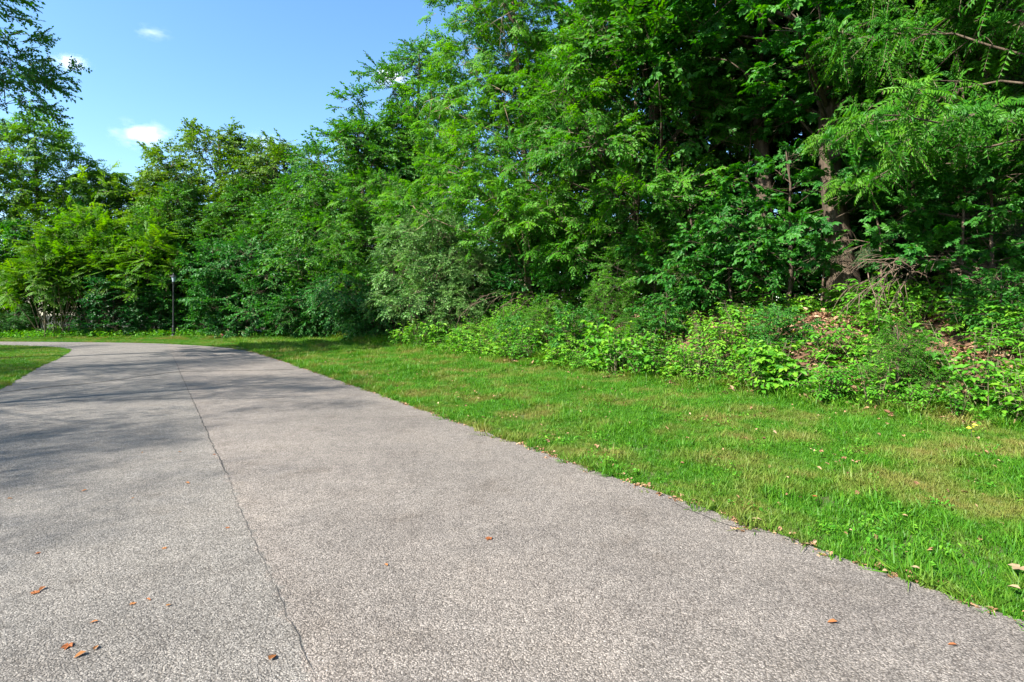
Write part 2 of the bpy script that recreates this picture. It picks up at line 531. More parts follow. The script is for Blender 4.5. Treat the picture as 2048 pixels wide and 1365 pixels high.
class Tmpl:
    seg = 2

    def __init__(self):
        self.V, self.Q, self.T, self.M, self.n = [], [], [], [], 0

    def leaf(self, p, d, nrm_, size, w, kind, tint):
        V, Q = leaf_shape(kind, w)
        d = d / np.linalg.norm(d)
        s = np.cross(d, nrm_); s /= max(np.linalg.norm(s), 1e-6)
        n = np.cross(s, d)
        self.V.append(p + size * (V[:, :1] * s + V[:, 1:2] * d + V[:, 2:] * n))
        self.Q.append(Q + self.n); self.n += len(V)
        self.T.append(np.full(len(V), tint)); self.M.append(np.zeros(len(Q), int))

    def stem(self, pts, r):
        pts = np.asarray(pts); r = np.broadcast_to(np.asarray(r, float), (len(pts),))
        pk = [0, len(pts) // 2, len(pts) - 1] if len(pts) > self.seg else list(range(len(pts)))
        if self.seg == 2: pk = [0, len(pts) - 1]
        w = Wood(); w.tube(pts[pk], r[pk], 3)
        V, Q = np.concatenate(w.V), np.concatenate(w.Q)
        self.V.append(V); self.Q.append(Q + self.n); self.n += len(V)
        self.T.append(np.full(len(V), 0.4)); self.M.append(np.ones(len(Q), int))

    def done(self):
        return np.concatenate(self.V), np.concatenate(self.Q), np.concatenate(self.T), np.concatenate(self.M)


def arc(p0, d, L, droop, k=5):
    d = d / np.linalg.norm(d)
    t = np.linspace(0, 1, k)[:, None]
    return p0 + d * L * t + np.array([0, 0, -1.0]) * droop * L * t ** 2


def at_arc(pts, t):
    x = t * (len(pts) - 1); i = min(int(x), len(pts) - 2); f = x - i
    return pts[i] * (1 - f) + pts[i + 1] * f, nrm(pts[i + 1] - pts[i])


Z3, X3, Y3 = np.array([0, 0, 1.0]), np.array([1.0, 0, 0]), np.array([0, 1.0, 0])


def spray_leafy(seed, L=0.45, n=12, size=0.09, w=0.30, kind='ovate', sub=3, droop=0.2, hang=0.25, tb=0.0):
    rs = np.random.default_rng(seed)
    T = Tmpl()

    def twig(p0, d, L, n, r):
        pts = arc(p0, d, L, droop * (0.6 + 0.8 * rs.random()))
        T.stem(pts, np.linspace(r, r * 0.4, len(pts)))
        for i in range(n):
            t = 0.1 + 0.9 * (i + rs.random() * 0.6) / n
            p, tg = at_arc(pts, min(t, 1))
            side = nrm(np.cross(tg, Z3)) * (1 if i % 2 else -1)
            a = math.radians(rs.uniform(30, 75)) * (1 if i < n - 1 else 0.1)
            dd = tg * math.cos(a) + side * math.sin(a) + Z3 * (rs.normal(0, 0.22) - hang)
            nn = Z3 + rs.normal(0, 0.42, 3) + side * 0.2
            T.leaf(p, dd, nn, size * rs.uniform(0.7, 1.25), w, kind, np.clip(rs.normal(0.48 + tb + 0.15 * t, 0.2), 0, 1))
        return pts
    main = twig(np.zeros(3), Y3, L, n, 0.006)
    for k in range(sub):
        p, tg = at_arc(main, 0.15 + 0.55 * (k + rs.random() * 0.5) / max(sub, 1))
        side = X3 * (1 if k % 2 else -1)
        twig(p, Y3 * 0.75 + side * rs.uniform(0.5, 0.9) + Z3 * rs.normal(0, 0.2), L * rs.uniform(0.45, 0.7), max(4, int(n * 0.65)), 0.004)
    return T.done()


def pinnate(T, rs, p0, d, up, L, pairs, size, w, kind, droop, tint):
    pts = arc(p0, d, L, droop, 5)
    T.stem(pts, np.linspace(0.0035, 0.0015, 5) * (L / 0.25) ** 0.7)
    for i in range(pairs):
        t = 0.16 + 0.84 * i / pairs
        p, tg = at_arc(pts, t)
        s0 = nrm(np.cross(tg, up))
        for sg in (-1, 1):
            dd = tg * rs.uniform(0.25, 0.6) + s0 * sg * 0.92 - Z3 * (0.15 + 0.25 * rs.random())
            nn = np.cross(s0, tg) + rs.normal(0, 0.16, 3) + s0 * sg * 0.15
            k = 1 - 0.45 * abs(t - 0.45) ** 1.5
            T.leaf(p, dd, nn, size * k * rs.uniform(0.85, 1.12), w, kind, np.clip(tint + rs.normal(0, 0.10), 0, 1))
    p, tg = at_arc(pts, 1.0)
    T.leaf(p, tg - Z3 * 0.2, np.cross(nrm(np.cross(tg, up)), tg), size * 0.9, w, kind, tint)


def spray_pinnate(seed, L=0.36, ncl=8, rl=0.17, pairs=4, size=0.062, w=0.31):
    rs = np.random.default_rng(seed)
    T = Tmpl()
    pts = arc(np.zeros(3), Y3, L, 0.2)
    T.stem(pts, np.linspace(0.006, 0.002, 5))
    for i in range(ncl):
        t = 0.1 + 0.9 * (i + 0.4 * rs.random()) / ncl
        p, tg = at_arc(pts, min(t, 1))
        side = X3 * (1 if i % 2 else -1)
        a = math.radians(rs.uniform(35, 70)) if i < ncl - 1 else 0.1
        d = tg * math.cos(a) + side * math.sin(a) + Z3 * rs.normal(0.0, 0.42)
        pinnate(T, rs, p, d, nrm(Z3 + rs.normal(0, 0.25, 3)), rl * rs.uniform(0.75, 1.15), pairs, size, w, 'diamond', rs.uniform(0.15, 0.5), np.clip(rs.normal(0.5, 0.2), 0, 1))
    return T.done()


def whorl(seed, nf=8, fl=0.55, pairs=10, size=0.115, w=0.15, spread=1.0, kind='diamond'):
    """umbrella of long pinnate fronds round the end of a stem that runs along +Y"""
    rs = np.random.default_rng(seed)
    T = Tmpl()
    for i in range(nf):
        a = i * 2.4 + rs.random()
        y0 = -0.25 * rs.random()
        el = rs.uniform(0.1, 0.75)
        d = (X3 * math.cos(a) + Z3 * math.sin(a)) * spread + Y3 * el
        pinnate(T, rs, Y3 * y0, d, nrm(Y3 + Z3 * 0.9), fl * rs.uniform(0.7, 1.15), pairs, size * rs.uniform(0.85, 1.1), w, kind, rs.uniform(0.25, 0.55), np.clip(rs.normal(0.5, 0.17), 0, 1))
    return T.done()


def spray_needles(seed, L=0.5):
    rs = np.random.default_rng(seed)
    T = Tmpl()

    def twig(p0, d, L, r):
        pts = arc(p0, d, L, 0.25)
        T.stem(pts, np.linspace(r, r * 0.5, 5))
        n = int(L * 60)
        for i in range(n):
            p, tg = at_arc(pts, (i + 0.5) / n)
            side = nrm(np.cross(tg, Z3)) * (1 if i % 2 else -1)
            T.leaf(p, tg * 0.7 + side * 0.8 + Z3 * rs.normal(0, 0.3), Z3 + rs.normal(0, 0.3, 3), 0.06 * rs.uniform(0.7, 1.2), 0.10, 'diamond', np.clip(rs.normal(0.45, 0.2), 0, 1))
    twig(np.zeros(3), Y3, L, 0.006)
    for k in range(6):
        twig(Y3 * L * (0.1 + 0.13 * k), Y3 + X3 * (1 if k % 2 else -1) * 0.8 + Z3 * rs.normal(-0.1, 0.15), L * (0.55 - 0.05 * k), 0.004)
    return T.done()


def patch_vine(seed, n=12, size=0.085):
    """ivy clinging to bark: leaves face +Z, hang along +Y"""
    rs = np.random.default_rng(seed)
    T = Tmpl()
    for i in range(n):
        p = np.array([rs.normal(0, 0.11), rs.uniform(-0.2, 0.2), rs.uniform(0, 0.12)])
        T.leaf(p, Y3 + rs.normal(0, 0.45, 3) * np.array([1, 1, 0.4]) + Z3 * 0.25, Z3 + rs.normal(0, 0.3, 3), size * rs.uniform(0.7, 1.25), 0.36, 'ovate', np.clip(rs.normal(0.5, 0.2), 0, 1))
    return T.done()


def spray_fine(seed, n=40):
    rs = np.random.default_rng(seed)
    T = Tmpl()
    T.stem(arc(np.zeros(3), Y3, 0.5, 0.2), 0.004)
    for i in range(n):
        T.leaf(np.array([rs.normal(0, 0.22), rs.uniform(0, 0.75), rs.normal(0, 0.13)]), rs.normal(0, 1, 3) + Y3 * 0.5, Z3 + rs.normal(0, 0.5, 3), 0.065 * rs.uniform(0.7, 1.25), 0.36, 'diamond', np.clip(rs.normal(0.5, 0.2), 0, 1))
    return T.done()


SPR = {
    'fine': [spray_fine(120 + i) for i in range(3)],
    'locust': [spray_pinnate(10 + i) for i in range(4)],
    'elm': [spray_leafy(20 + i) for i in range(4)],
    'elm_small': [spray_leafy(24 + i, 0.44, 15, 0.07, 0.34, 'diamond', 4, 0.25) for i in range(4)],
    'maple': [spray_leafy(30 + i, 0.42, 8, 0.125, 0.42, 'lobed', 2, 0.15, 0.3) for i in range(4)],
    'big': [spray_leafy(40 + i, 0.46, 7, 0.15, 0.29, 'ovate', 2, 0.15, 0.35) for i in range(4)],
    'olive': [spray_leafy(50 + i, 0.42, 16, 0.066, 0.25, 'diamond', 4, 0.35, 0.1) for i in range(4)],
    'dogwood': [spray_leafy(60 + i, 0.44, 10, 0.095, 0.28, 'ovate', 2, 0.08, 0.35) for i in range(4)],
    'honey': [spray_leafy(70 + i, 0.55, 18, 0.07, 0.33, 'diamond', 3, 0.55, 0.15) for i in range(4)],
    'ailanthus': [whorl(80 + i, 7, 0.62, 9, 0.13, 0.16, 1.0, 'ovate') for i in range(3)],
    'sumac': [whorl(90 + i, 9, 0.52, 9, 0.135, 0.17, 0.9) for i in range(3)],
    'needles': [spray_needles(100 + i) for i in range(3)],
    'vine': [patch_vine(110 + i) for i in range(4)],
}


def scatter(kind, P, D, U, S, rs, tint_sd=0.12):
    """sprays at P, along D, upper face towards U, scaled by S -> V, Q, tint, material index"""
    P, D, U, S = np.asarray(P), nrm(np.asarray(D)), np.asarray(U), np.broadcast_to(np.asarray(S, float), (len(P),))
    side = nrm(np.cross(D, U)); up = np.cross(side, D)
    R = np.stack([side, D, up], 1)                       # rows: images of x, y, z
    pick = rs.integers(0, len(SPR[kind]), len(P))
    Vs, Qs, Ts, Ms, base = [], [], [], [], 0
    for k, (V, Q, T, Mi) in enumerate(SPR[kind]):
        w = np.where(pick == k)[0]
        if not len(w): continue
        vv = P[w, None] + S[w, None, None] * (V[None] @ R[w])
        Vs.append(vv.reshape(-1, 3))
        Qs.append((Q[None] + (np.arange(len(w)) * len(V))[:, None, None] + base).reshape(-1, 4))
        Ts.append(np.clip(T[None] + rs.normal(0, tint_sd, (len(w), 1)), 0, 1).ravel())
        Ms.append(np.tile(Mi, len(w)))
        base += len(w) * len(V)
    return np.concatenate(Vs), np.concatenate(Qs), np.concatenate(Ts), np.concatenate(Ms)


def crown_mesh(name, kind, P, D, U, S, rs, mat):
    V, Q, T, Mi = scatter(kind, P, D, U, S, rs)
    return make_mesh(name, V, Q, [mat, M['twig']], Mi, T)


LIGHT = np.array([-0.84, -0.45, 0.0])                    # the open side of the woods


def profile(kind, u):
    if kind == 'round': return math.sqrt(max(0.05, 1 - (1.9 * u - 0.85) ** 2))
    if kind == 'broad': return (1 - u) ** 0.55 * 0.9 + 0.12
    if kind == 'cone': return (1 - u) ** 0.9 + 0.06
    return (1 - 0.55 * u)                                # column


def grow_tree(seed, H, R, r0, cb=0.25, nl=34, prof='round', e0=5, e1=60, droop=0.35, bias=0.35, nsub=9, sublen=0.42, lean=(0, 0), per=3, wobble=0.02):
    """skeleton by rule: trunk, limbs, side branches -> wood and the places of the leaf sprays"""
    rs = np.random.default_rng(seed)
    W = Wood()
    k = 11
    t = np.linspace(0, 1, k)
    off = np.cumsum(rs.normal(0, wobble * H / 3, (k, 2)), 0); off -= off[0]
    tr = np.stack([off[:, 0] + lean[0] * H * t ** 1.4, off[:, 1] + lean[1] * H * t ** 1.4, H * t], 1)
    flare = 1 + 0.7 * np.exp(-t * 22)
    W.tube(tr, (r0 * (1 - 0.85 * t) + 0.012) * flare, 9)
    P, D, U = [], [], []
    for i in range(nl):
        uu = (i + rs.random()) / nl
        h = cb + (1 - cb) * uu * 0.985
        p0, _ = at_arc(tr, h)
        az = i * 2.399 + rs.normal(0, 0.4)
        out = np.array([math.cos(az), math.sin(az), 0])
        g = 1 + bias * float(out @ LIGHT)
        L = R * profile(prof, uu) * g * rs.uniform(0.72, 1.15)
        if L < 0.25: L = 0.25
        el = math.radians(e0 + (e1 - e0) * uu + rs.normal(0, 9))
        d = out * math.cos(el) + Z3 * math.sin(el)
        pts = arc(p0, d, L, droop * rs.uniform(0.5, 1.3), 7)
        pts[1:, :] += np.cumsum(rs.normal(0, 0.028 * L, (6, 3)), 0)
        rl = max(0.012, 0.33 * r0 * (1 - 0.7 * h) * (L / R) ** 0.7)
        W.tube(pts, np.linspace(rl, 0.008, 7), 5)
        ns = max(3, int(nsub * (L / R) + 1.5))
        for j in range(ns):
            f = 0.22 + 0.78 * (j + 0.5 * rs.random()) / ns
            q, tg = at_arc(pts, min(f, 0.999))
            side = nrm(np.cross(tg, Z3)) * (1 if (j + i) % 2 else -1)
            a = math.radians(rs.uniform(25, 65))
            dd = tg * math.cos(a) + side * math.sin(a) + Z3 * rs.normal(0.06, 0.2)
            l2 = max(0.25, sublen * L * (1.1 - 0.65 * f) * rs.uniform(0.7, 1.25))
            sp = arc(q, dd, l2, 0.22, 4)
            W.tube(sp, np.linspace(min(rl * 0.45, 0.02), 0.005, 4), 3)
            for m in range(per):
                v = (m + 0.7 + 0.3 * rs.random()) / per
                pp, t2 = at_arc(sp, min(v, 0.999))
                s2 = nrm(np.cross(t2, Z3)) * (1 if m % 2 else -1)
                P.append(pp); D.append(t2 + s2 * rs.uniform(0.1, 1.0) * (0.25 if m == per - 1 else 1) + Z3 * rs.normal(0, 0.18))
                U.append(Z3 + LIGHT * 0.25 + rs.normal(0, 0.28, 3))
        P.append(pts[-1]); D.append(nrm(pts[-1] - pts[-2])); U.append(Z3 + rs.normal(0, 0.2, 3))
    return W, np.array(P), np.array(D), np.array(U), rs, tr


def grow_shrub(seed, H, R, nstem=8, r0=0.035, nsub=9, sublen=0.5, per=3, arch=0.5, start=0.2):
    rs = np.random.default_rng(seed)
    W = Wood(); P, D, U = [], [], []
    for i in range(nstem):
        az = i * 2.399 + rs.normal(0, 0.4)
        out = np.array([math.cos(az), math.sin(az), 0])
        lean_ = rs.uniform(0.1, 1.0) ** 0.7
        hh = H * rs.uniform(0.75, 1.1) * (1.05 - 0.35 * lean_)
        k = 8; t = np.linspace(0, 1, k)
        base = out * 0.25 * R * rs.random()
        pts = base + out * R * lean_ * (t ** 1.5)[:, None] + Z3 * (hh * (t - arch * lean_ * 0.45 * t ** 3) / (1 - arch * lean_ * 0.45 * 0.4))[:, None]
        pts[1:] += np.cumsum(rs.normal(0, 0.015 * H, (k - 1, 3)), 0)
        W.tube(pts, np.linspace(r0 * rs.uniform(0.6, 1.1), 0.006, k), 5)
        for j in range(nsub):
            f = start + (1 - start) * (j + rs.random() * 0.7) / nsub
            q, tg = at_arc(pts, min(f, 0.999))
            a2 = rs.uniform(0, 6.28)
            o2 = np.array([math.cos(a2), math.sin(a2), 0]) * 0.9 + out * 0.3
            dd = o2 + Z3 * rs.uniform(-0.15, 0.6) + tg * 0.3
            l2 = sublen * R * rs.uniform(0.5, 1.1) * (1.15 - 0.5 * f)
            sp = arc(q, dd, l2, 0.35, 4)
            W.tube(sp, np.linspace(0.011, 0.004, 4), 3)
            for m in range(per):
                pp, t2 = at_arc(sp, min((m + 0.6 + 0.4 * rs.random()) / per, 0.999))
                s2 = nrm(np.cross(t2, Z3)) * (1 if m % 2 else -1)
                P.append(pp); D.append(t2 + s2 * rs.uniform(0.1, 0.9) + Z3 * rs.normal(0, 0.2)); U.append(Z3 + LIGHT * 0.25 + rs.normal(0, 0.3, 3))
        P.append(pts[-1]); D.append(nrm(pts[-1] - pts[-2])); U.append(Z3 + rs.normal(0, 0.3, 3))
    return W, np.array(P), np.array(D), np.array(U), rs, None


def grow_crown(seed, H, R, r0, cb=0.2, nc=40, ns=34, prof='round', flat=0.65, bias=0.3, lean=(0, 0), rc=(0.22, 0.34), wobble=0.02, rise=0.10, inner=0.35):
    """trunk, limbs and rounded boughs: every limb ends in a billow of sprays that look outward and up"""
    rs = np.random.default_rng(seed)
    W = Wood()
    k = 11
    t = np.linspace(0, 1, k)
    off = np.cumsum(rs.normal(0, wobble * H / 3, (k, 2)), 0); off -= off[0]
    tr = np.stack([off[:, 0] + lean[0] * H * t ** 1.4, off[:, 1] + lean[1] * H * t ** 1.4, H * 0.97 * t], 1)
    W.tube(tr, (r0 * (1 - 0.88 * t) + 0.012) * (1 + 0.7 * np.exp(-t * 22)), 9)
    P, D, U = [], [], []
    for i in range(nc):
        uu = (i + rs.random()) / nc
        h = cb + (1 - cb) * uu * 0.96
        c0, _ = at_arc(tr, h)
        az = i * 2.399 + rs.normal(0, 0.35)
        out = np.array([math.cos(az), math.sin(az), 0])
        L = R * profile(prof, uu) * (1 + bias * float(out @ LIGHT)) * (rs.uniform(0.72, 1.0) if i % 4 else rs.uniform(0.25, 0.6))
        r = R * rs.uniform(*rc) * (1 - 0.35 * uu)
        L = max(L - 0.6 * r, 0.15)
        c = c0 + out * L + Z3 * rs.normal(0, 0.1 * r)
        p0, _ = at_arc(tr, max(0.01, h - rise * rs.uniform(0.5, 1.3) - 0.02))
        mid = p0 * 0.45 + c * 0.55 + Z3 * (-0.04 * L) + rs.normal(0, 0.05 * L, 3)
        tt = np.linspace(0, 1, 7)[:, None]
        limb = (1 - tt) ** 2 * p0 + 2 * tt * (1 - tt) * mid + tt ** 2 * c
        rl = max(0.012, 0.34 * r0 * (1 - 0.7 * h))
        W.tube(limb, np.linspace(rl, 0.012, 7), 5)
        for j in range(7):                               # twigs inside the billow
            d = nrm(rs.normal(0, 1, 3) + out * 0.6 + Z3 * 0.4)
            W.tube(arc(limb[5] if j % 2 else c, d, r * rs.uniform(0.6, 1.0), 0.1, 4), np.linspace(min(rl * 0.5, 0.018), 0.004, 4), 3)
        n = max(6, int(ns * (r / (R * 0.28)) ** 1.6))
        d = rs.normal(0, 1, (n * 3, 3)) + out * 0.45
        d = nrm(d); d = d[d[:, 2] > rs.uniform(-0.75, -0.1, len(d))][:n]
        rad = r * np.where(rs.random(len(d)) < inner, rs.uniform(0.25, 0.75, len(d)), rs.uniform(0.75, 1.05, len(d)))
        P.append(c + d * rad[:, None] * np.array([1, 1, flat]))
        D.append(d * np.array([1, 1, 0.6]) + Z3 * 0.05 + rs.normal(0, 0.35, (len(d), 3)))
        U.append(Z3 + d * 0.55 + LIGHT * 0.2 + rs.normal(0, 0.3, (len(d), 3)))
    return W, np.concatenate(P), np.concatenate(D), np.concatenate(U), rs, tr


def grow_dome(seed, H, R, nst, nw):
    """many slanting stems under one dome of frond whorls"""
    rs = np.random.default_rng(seed)
    W = Wood(); P, D, U = [], [], []
    for i in range(nw):
        az = i * 2.399 + rs.normal(0, 0.2)
        q = math.sqrt((i + 0.5) / nw)
        el = math.acos(q * 0.99)
        r = rs.uniform(0.72, 1.04) * (1 + 0.12 * math.sin(3 * az + seed))
        d = np.array([math.cos(az) * math.cos(el), math.sin(az) * math.cos(el), math.sin(el)])
        top = np.array([d[0] * R * r, d[1] * R * r, 0.30 * H + 0.70 * H * d[2] * r])
        P.append(top); D.append(d * np.array([0.8, 0.8, 1]) + Z3 * 0.35 + rs.normal(0, 0.15, 3)); U.append(Z3 + d * 0.3 + rs.normal(0, 0.2, 3))
        if i % max(1, nw // nst) == 0:
            b = np.array([top[0] * 0.35 + rs.normal(0, 0.15), top[1] * 0.35 + rs.normal(0, 0.15), 0])
            tt = np.linspace(0, 1, 6)[:, None]
            W.tube(b * (1 - tt) + top * tt + np.array([0, 0, 1.0]) * (0.12 * H * tt * (1 - tt)), np.linspace(0.035, 0.012, 6), 5)
    return W, np.array(P), np.array(D), np.array(U), rs, None


def ivy_mesh(name, tr, r0, h0, h1, n, rs):
    """ivy wrapped round a trunk"""
    t = rs.uniform(h0, h1, n); a = rs.uniform(0, 6.28, n)
    c = np.stack([np.interp(t, np.linspace(0, 1, len(tr)), tr[:, i]) for i in range(3)], 1)
    out = np.stack([np.cos(a), np.sin(a), np.zeros(n)], 1)
    P = c + out * (r0 * (1 - 0.7 * t) + rs.gamma(2.0, 0.07, n))[:, None]
    D = np.array([0, 0, -1.0]) + rs.normal(0, 0.25, (n, 3)) + out * 0.25
    V, Q, T, Mi = scatter('vine', P, D, out + np.array([0, 0, 0.4]), rs.uniform(0.9, 1.5, n), rs)
    return make_mesh(name, V, Q, [M['vine'], M['twig']], Mi, T)


PROTO = {}


def proto(key, name, g, kind, mat, size, bark='bark', ivy=None, foliage='crown', stem='trunk', thin=1.0):
    W, P, D, U, rs, tr = g
    if thin < 1:
        kp = rs.random(len(P)) < thin
        P, D, U = P[kp], D[kp], U[kp]
    parts = [(stem, W.mesh(stem, M[bark])), (foliage, crown_mesh(foliage, kind, P, D, U, size * rs.uniform(0.8, 1.25, len(P)), rs, M[mat]))]
    if ivy:
        parts.append(('ivy', ivy_mesh('ivy', tr, *ivy, rs)))
    PROTO[key] = (name, parts)


def place(key, xy, label, cat, group=None, scale=1.0, rz=0.0, dz=-0.08, name=None):
    nm, parts = PROTO[key]
    o = bpy.data.objects.new(name or nm, None)
    COL.objects.link(o)
    o.empty_display_size = 0.3
    o.location = (xy[0], xy[1], float(zt(xy[0], xy[1])) + dz)
    o.rotation_euler = (0, 0, rz)
    o.scale = (scale, scale, scale) if np.isscalar(scale) else scale
    tag(o, label, cat, group)
    for pn, me in parts:
        link(pn, me, o)
    return o


proto('locust', 'locust_tree', grow_crown(1, 16, 4.7, 0.15, 0.17, 72, 30, 'column', 0.65, 0.35, (-0.05, -0.03)), 'locust', 'locust', 1.75, 'bark_pale')
proto('locust_low', 'locust_tree', grow_crown(2, 10, 3.6, 0.12, 0.20, 42, 26, 'round', 0.55, 0.4, (-0.06, -0.04)), 'locust', 'locust', 1.7)
proto('locust_far', 'locust_tree', grow_crown(23, 15, 5.0, 0.22, 0.10, 48, 20, 'round', 0.7, 0.25), 'locust', 'locust_bright', 3.0)
proto('locust_tall', 'locust_tree', grow_crown(3, 21, 4.6, 0.26, 0.30, 48, 22, 'round', 0.8, 0.2), 'elm_small', 'elm', 2.5)
proto('elm', 'elm_tree', grow_crown(4, 14, 4.5, 0.24, 0.08, 62, 28, 'round', 0.8, 0.25), 'elm_small', 'elm', 2.25)
proto('elm_pale', 'elm_tree', grow_crown(5, 15, 4.6, 0.25, 0.10, 56, 24, 'round', 0.8, 0.2), 'elm_small', 'yellowish', 2.5)
proto('wood_tree', 'tall_tree', grow_crown(6, 19, 4.0, 0.27, 0.24, 44, 22, 'column', 0.75, 0.15), 'elm_small', 'elm', 2.3, ivy=(0.30, 0.02, 0.5, 420))
proto('wood_tree_bare', 'tall_tree', grow_crown(7, 18, 3.8, 0.26, 0.38, 42, 28, 'column', 0.7, 0.15), 'maple', 'maple', 1.45)
proto('maple', 'maple_tree', grow_crown(8, 13.5, 3.8, 0.30, 0.38, 44, 32, 'round', 0.6, 0.25), 'maple', 'maple', 1.25)
proto('ailanthus', 'tree_of_heaven', grow_tree(9, 8.5, 2.9, 0.10, 0.36, 34, 'broad', 6, 60, 0.3, 0.4, 6, 0.36, (-0.06, -0.03), 2), 'ailanthus', 'ailanthus', 0.74)
proto('olive', 'olive_shrub', grow_crown(11, 5.6, 3.1, 0.07, 0.10, 40, 24, 'broad', 0.6, 0.35), 'olive', 'olive', 1.6, foliage='foliage')
proto('dogwood', 'dogwood_shrub', grow_crown(12, 6.2, 3.2, 0.08, 0.06, 40, 18, 'round', 0.5, 0.25), 'dogwood', 'dogwood', 1.75, foliage='foliage')
proto('sumac', 'sumac_clump', grow_dome(13, 5.2, 2.9, 14, 130), 'sumac', 'sumac', 1.35, 'bark_pale', foliage='foliage', stem='stems')
proto('honey', 'honeysuckle_shrub', grow_shrub(14, 4.2, 2.6, 13, 0.03, 10, 0.45, 3, 0.8, 0.06), 'honey', 'dogwood', 1.4, foliage='foliage', stem='stems')
proto('viburnum', 'viburnum_shrub', grow_crown(15, 3.4, 1.9, 0.04, 0.15, 24, 14, 'round', 0.6, 0.3), 'big', 'maple', 1.0, foliage='foliage')
proto('maple_bush', 'maple_sapling', grow_crown(16, 4.6, 2.0, 0.05, 0.25, 22, 18, 'round', 0.5, 0.3), 'maple', 'maple', 0.95, foliage='foliage')
proto('pale_bush', 'privet_shrub', grow_crown(17, 3.0, 1.7, 0.04, 0.30, 22, 16, 'broad', 0.5, 0.3), 'olive', 'locust', 1.0, foliage='foliage')
proto('vine_bush', 'vine_covered_bush', grow_crown(18, 4.8, 2.5, 0.06, 0.08, 34, 18, 'round', 0.8, 0.25), 'dogwood', 'vine', 1.3, foliage='foliage')
proto('yard', 'yard_tree', grow_crown(22, 18, 5.4, 0.28, 0.56, 40, 38, 'column', 0.8, 0.2), 'elm_small', 'elm', 1.6)
proto('shade', 'yard_tree', grow_crown(24, 15, 5.0, 0.24, 0.20, 60, 23, 'round', 0.9, 0.2, rc=(0.28, 0.42)), 'fine', 'elm', 1.0)
proto('conifer', 'conifer_tree', grow_tree(19, 12, 3.0, 0.22, 0.12, 44, 'cone', -12, 25, 0.15, 0.1, 7, 0.4, per=2), 'needles', 'conifer', 1.5)

# ------------------------------------------------------------------ trees of the right-hand woods
R = random.Random(3)
g_wall = 'tall trees standing in the woods behind the bank'
place('locust', on_ray(1055, 13.4), 'tall feathery light green tree with a pale bent trunk, centre of the wood edge', 'tree', rz=0.1)
place('locust_low', on_ray(1270, 13.6), 'feathery yellow-green tree with drooping tiers right of the pale bent trunk', 'tree', 'locust trees', 1.0, 0.3)
place('locust_low', on_ray(1150, 15.2), 'small feathery tree behind and just right of the pale bent trunk', 'tree', 'locust trees', 1.05, -0.4)
place('locust_tall', on_ray(850, 17.5), 'dark tall tree rising behind the feathery tree, its crown edge against blue sky', 'tree', scale=1.08, rz=0.6)
place('maple', on_ray(1690, 14.0), 'maple with a thick brown trunk showing at its base above the sunny bank', 'tree', rz=0.2)
place('wood_tree', on_ray(1335, 14.0), 'ivy-wrapped dark trunk seen in the deep gap right of the feathery tree', 'tree', g_wall, 1.0, 1.1)
place('wood_tree_bare', on_ray(1520, 14.7), 'tall tree with a straight bare brown trunk, left of the maple', 'tree', g_wall, 1.0, 0.5)
place('wood_tree', on_ray(1440, 18.0), 'thin ivy-covered tree deep in the woods between two bare trunks', 'tree', g_wall, 0.9, 2.4)
place('wood_tree_bare', on_ray(1610, 18.2), 'bare-trunked tree deep in the woods behind the maple, to its left', 'tree', g_wall, 0.95, 2.0)
place('wood_tree', on_ray(1770, 17.0), 'ivy-covered tree standing behind the maple, to its right', 'tree', g_wall, 1.0, 3.3)
place('wood_tree_bare', on_ray(1960, 15.2), 'leafy tall tree with a bare trunk near the right edge of the photo', 'tree', g_wall, 1.0, 4.1)
place('wood_tree_bare', on_ray(1200, 18.6), 'bare-trunked tree deep in the woods behind the yellow-green tiers', 'tree', g_wall, 1.05, 5.2)
place('wood_tree', on_ray(2130, 18.0), 'ivy-covered tree in the far right corner of the woods', 'tree', g_wall, 1.0, 0.2)
place('conifer', on_ray(1880, 15.6), 'dark needle-leaved tree in the shade right of the maple', 'tree', scale=0.8)
place('ailanthus', on_ray(2110, 12.2), 'tree with long bright green fronds reaching in from the right edge', 'tree', rz=0.0)
place('ailanthus', on_ray(1930, 14.2), 'slender frond-leaved tree behind the long fronds at the right edge', 'tree', scale=0.95, rz=0.5)
place('elm', on_ray(1575, 20.5), 'dense green tree closing the gap behind the two brown trunks', 'tree', g_wall, 0.9, 0.7)
place('elm', on_ray(1850, 20.0), 'dense green tree closing the gap behind the dark needle-leaved tree', 'tree', g_wall, 0.9, 2.7)
place('elm', on_ray(2030, 19.5), 'dense green tree behind the bare trunk at the right edge', 'tree', g_wall, 0.9, 4.7)
place('maple_bush', on_ray(1575, 13.2), 'lobed-leaf sapling with pale leaf tiers just left of the maple trunk', 'tree', 'saplings along the top of the bank', 0.95, 0.1)
place('maple_bush', on_ray(1830, 13.9), 'lobed-leaf sapling above the tangle of dead branches', 'tree', 'saplings along the top of the bank', 1.0, 1.5)
place('maple_bush', on_ray(1990, 13.0), 'lobed-leaf sapling with low wide tiers at the right edge of the photo', 'tree', 'saplings along the top of the bank', 0.72, 2.9)
place('viburnum', on_ray(1462, 12.9), 'broad-leaved shrub at the head of the bank below the straight bare trunk', 'shrub', 'shrubs along the top of the bank', 0.82, 0.3)
place('viburnum', on_ray(1390, 13.8), 'broad-leaved dark shrub behind the pale fine-leaved shrub', 'shrub', 'shrubs along the top of the bank', 1.15, 2.0)
place('viburnum', on_ray(1180, 13.4), 'broad-leaved shrub just right of the pale bent trunk', 'shrub', 'shrubs along the top of the bank', 1.1, 4.0)
place('pale_bush', on_ray(1310, 12.8), 'pale fine-leaved rounded shrub at the top of the bank', 'shrub', scale=1.0, rz=0.7)
place('vine_bush', on_ray(1250, 15.0), 'thicket of dark ivy below the yellow-green drooping tiers', 'shrub', 'vine thickets', 1.0, 0.4)
place('vine_bush', on_ray(1430, 15.6), 'thicket of dark ivy between the bare trunks', 'shrub', 'vine thickets', 1.0, 2.2)
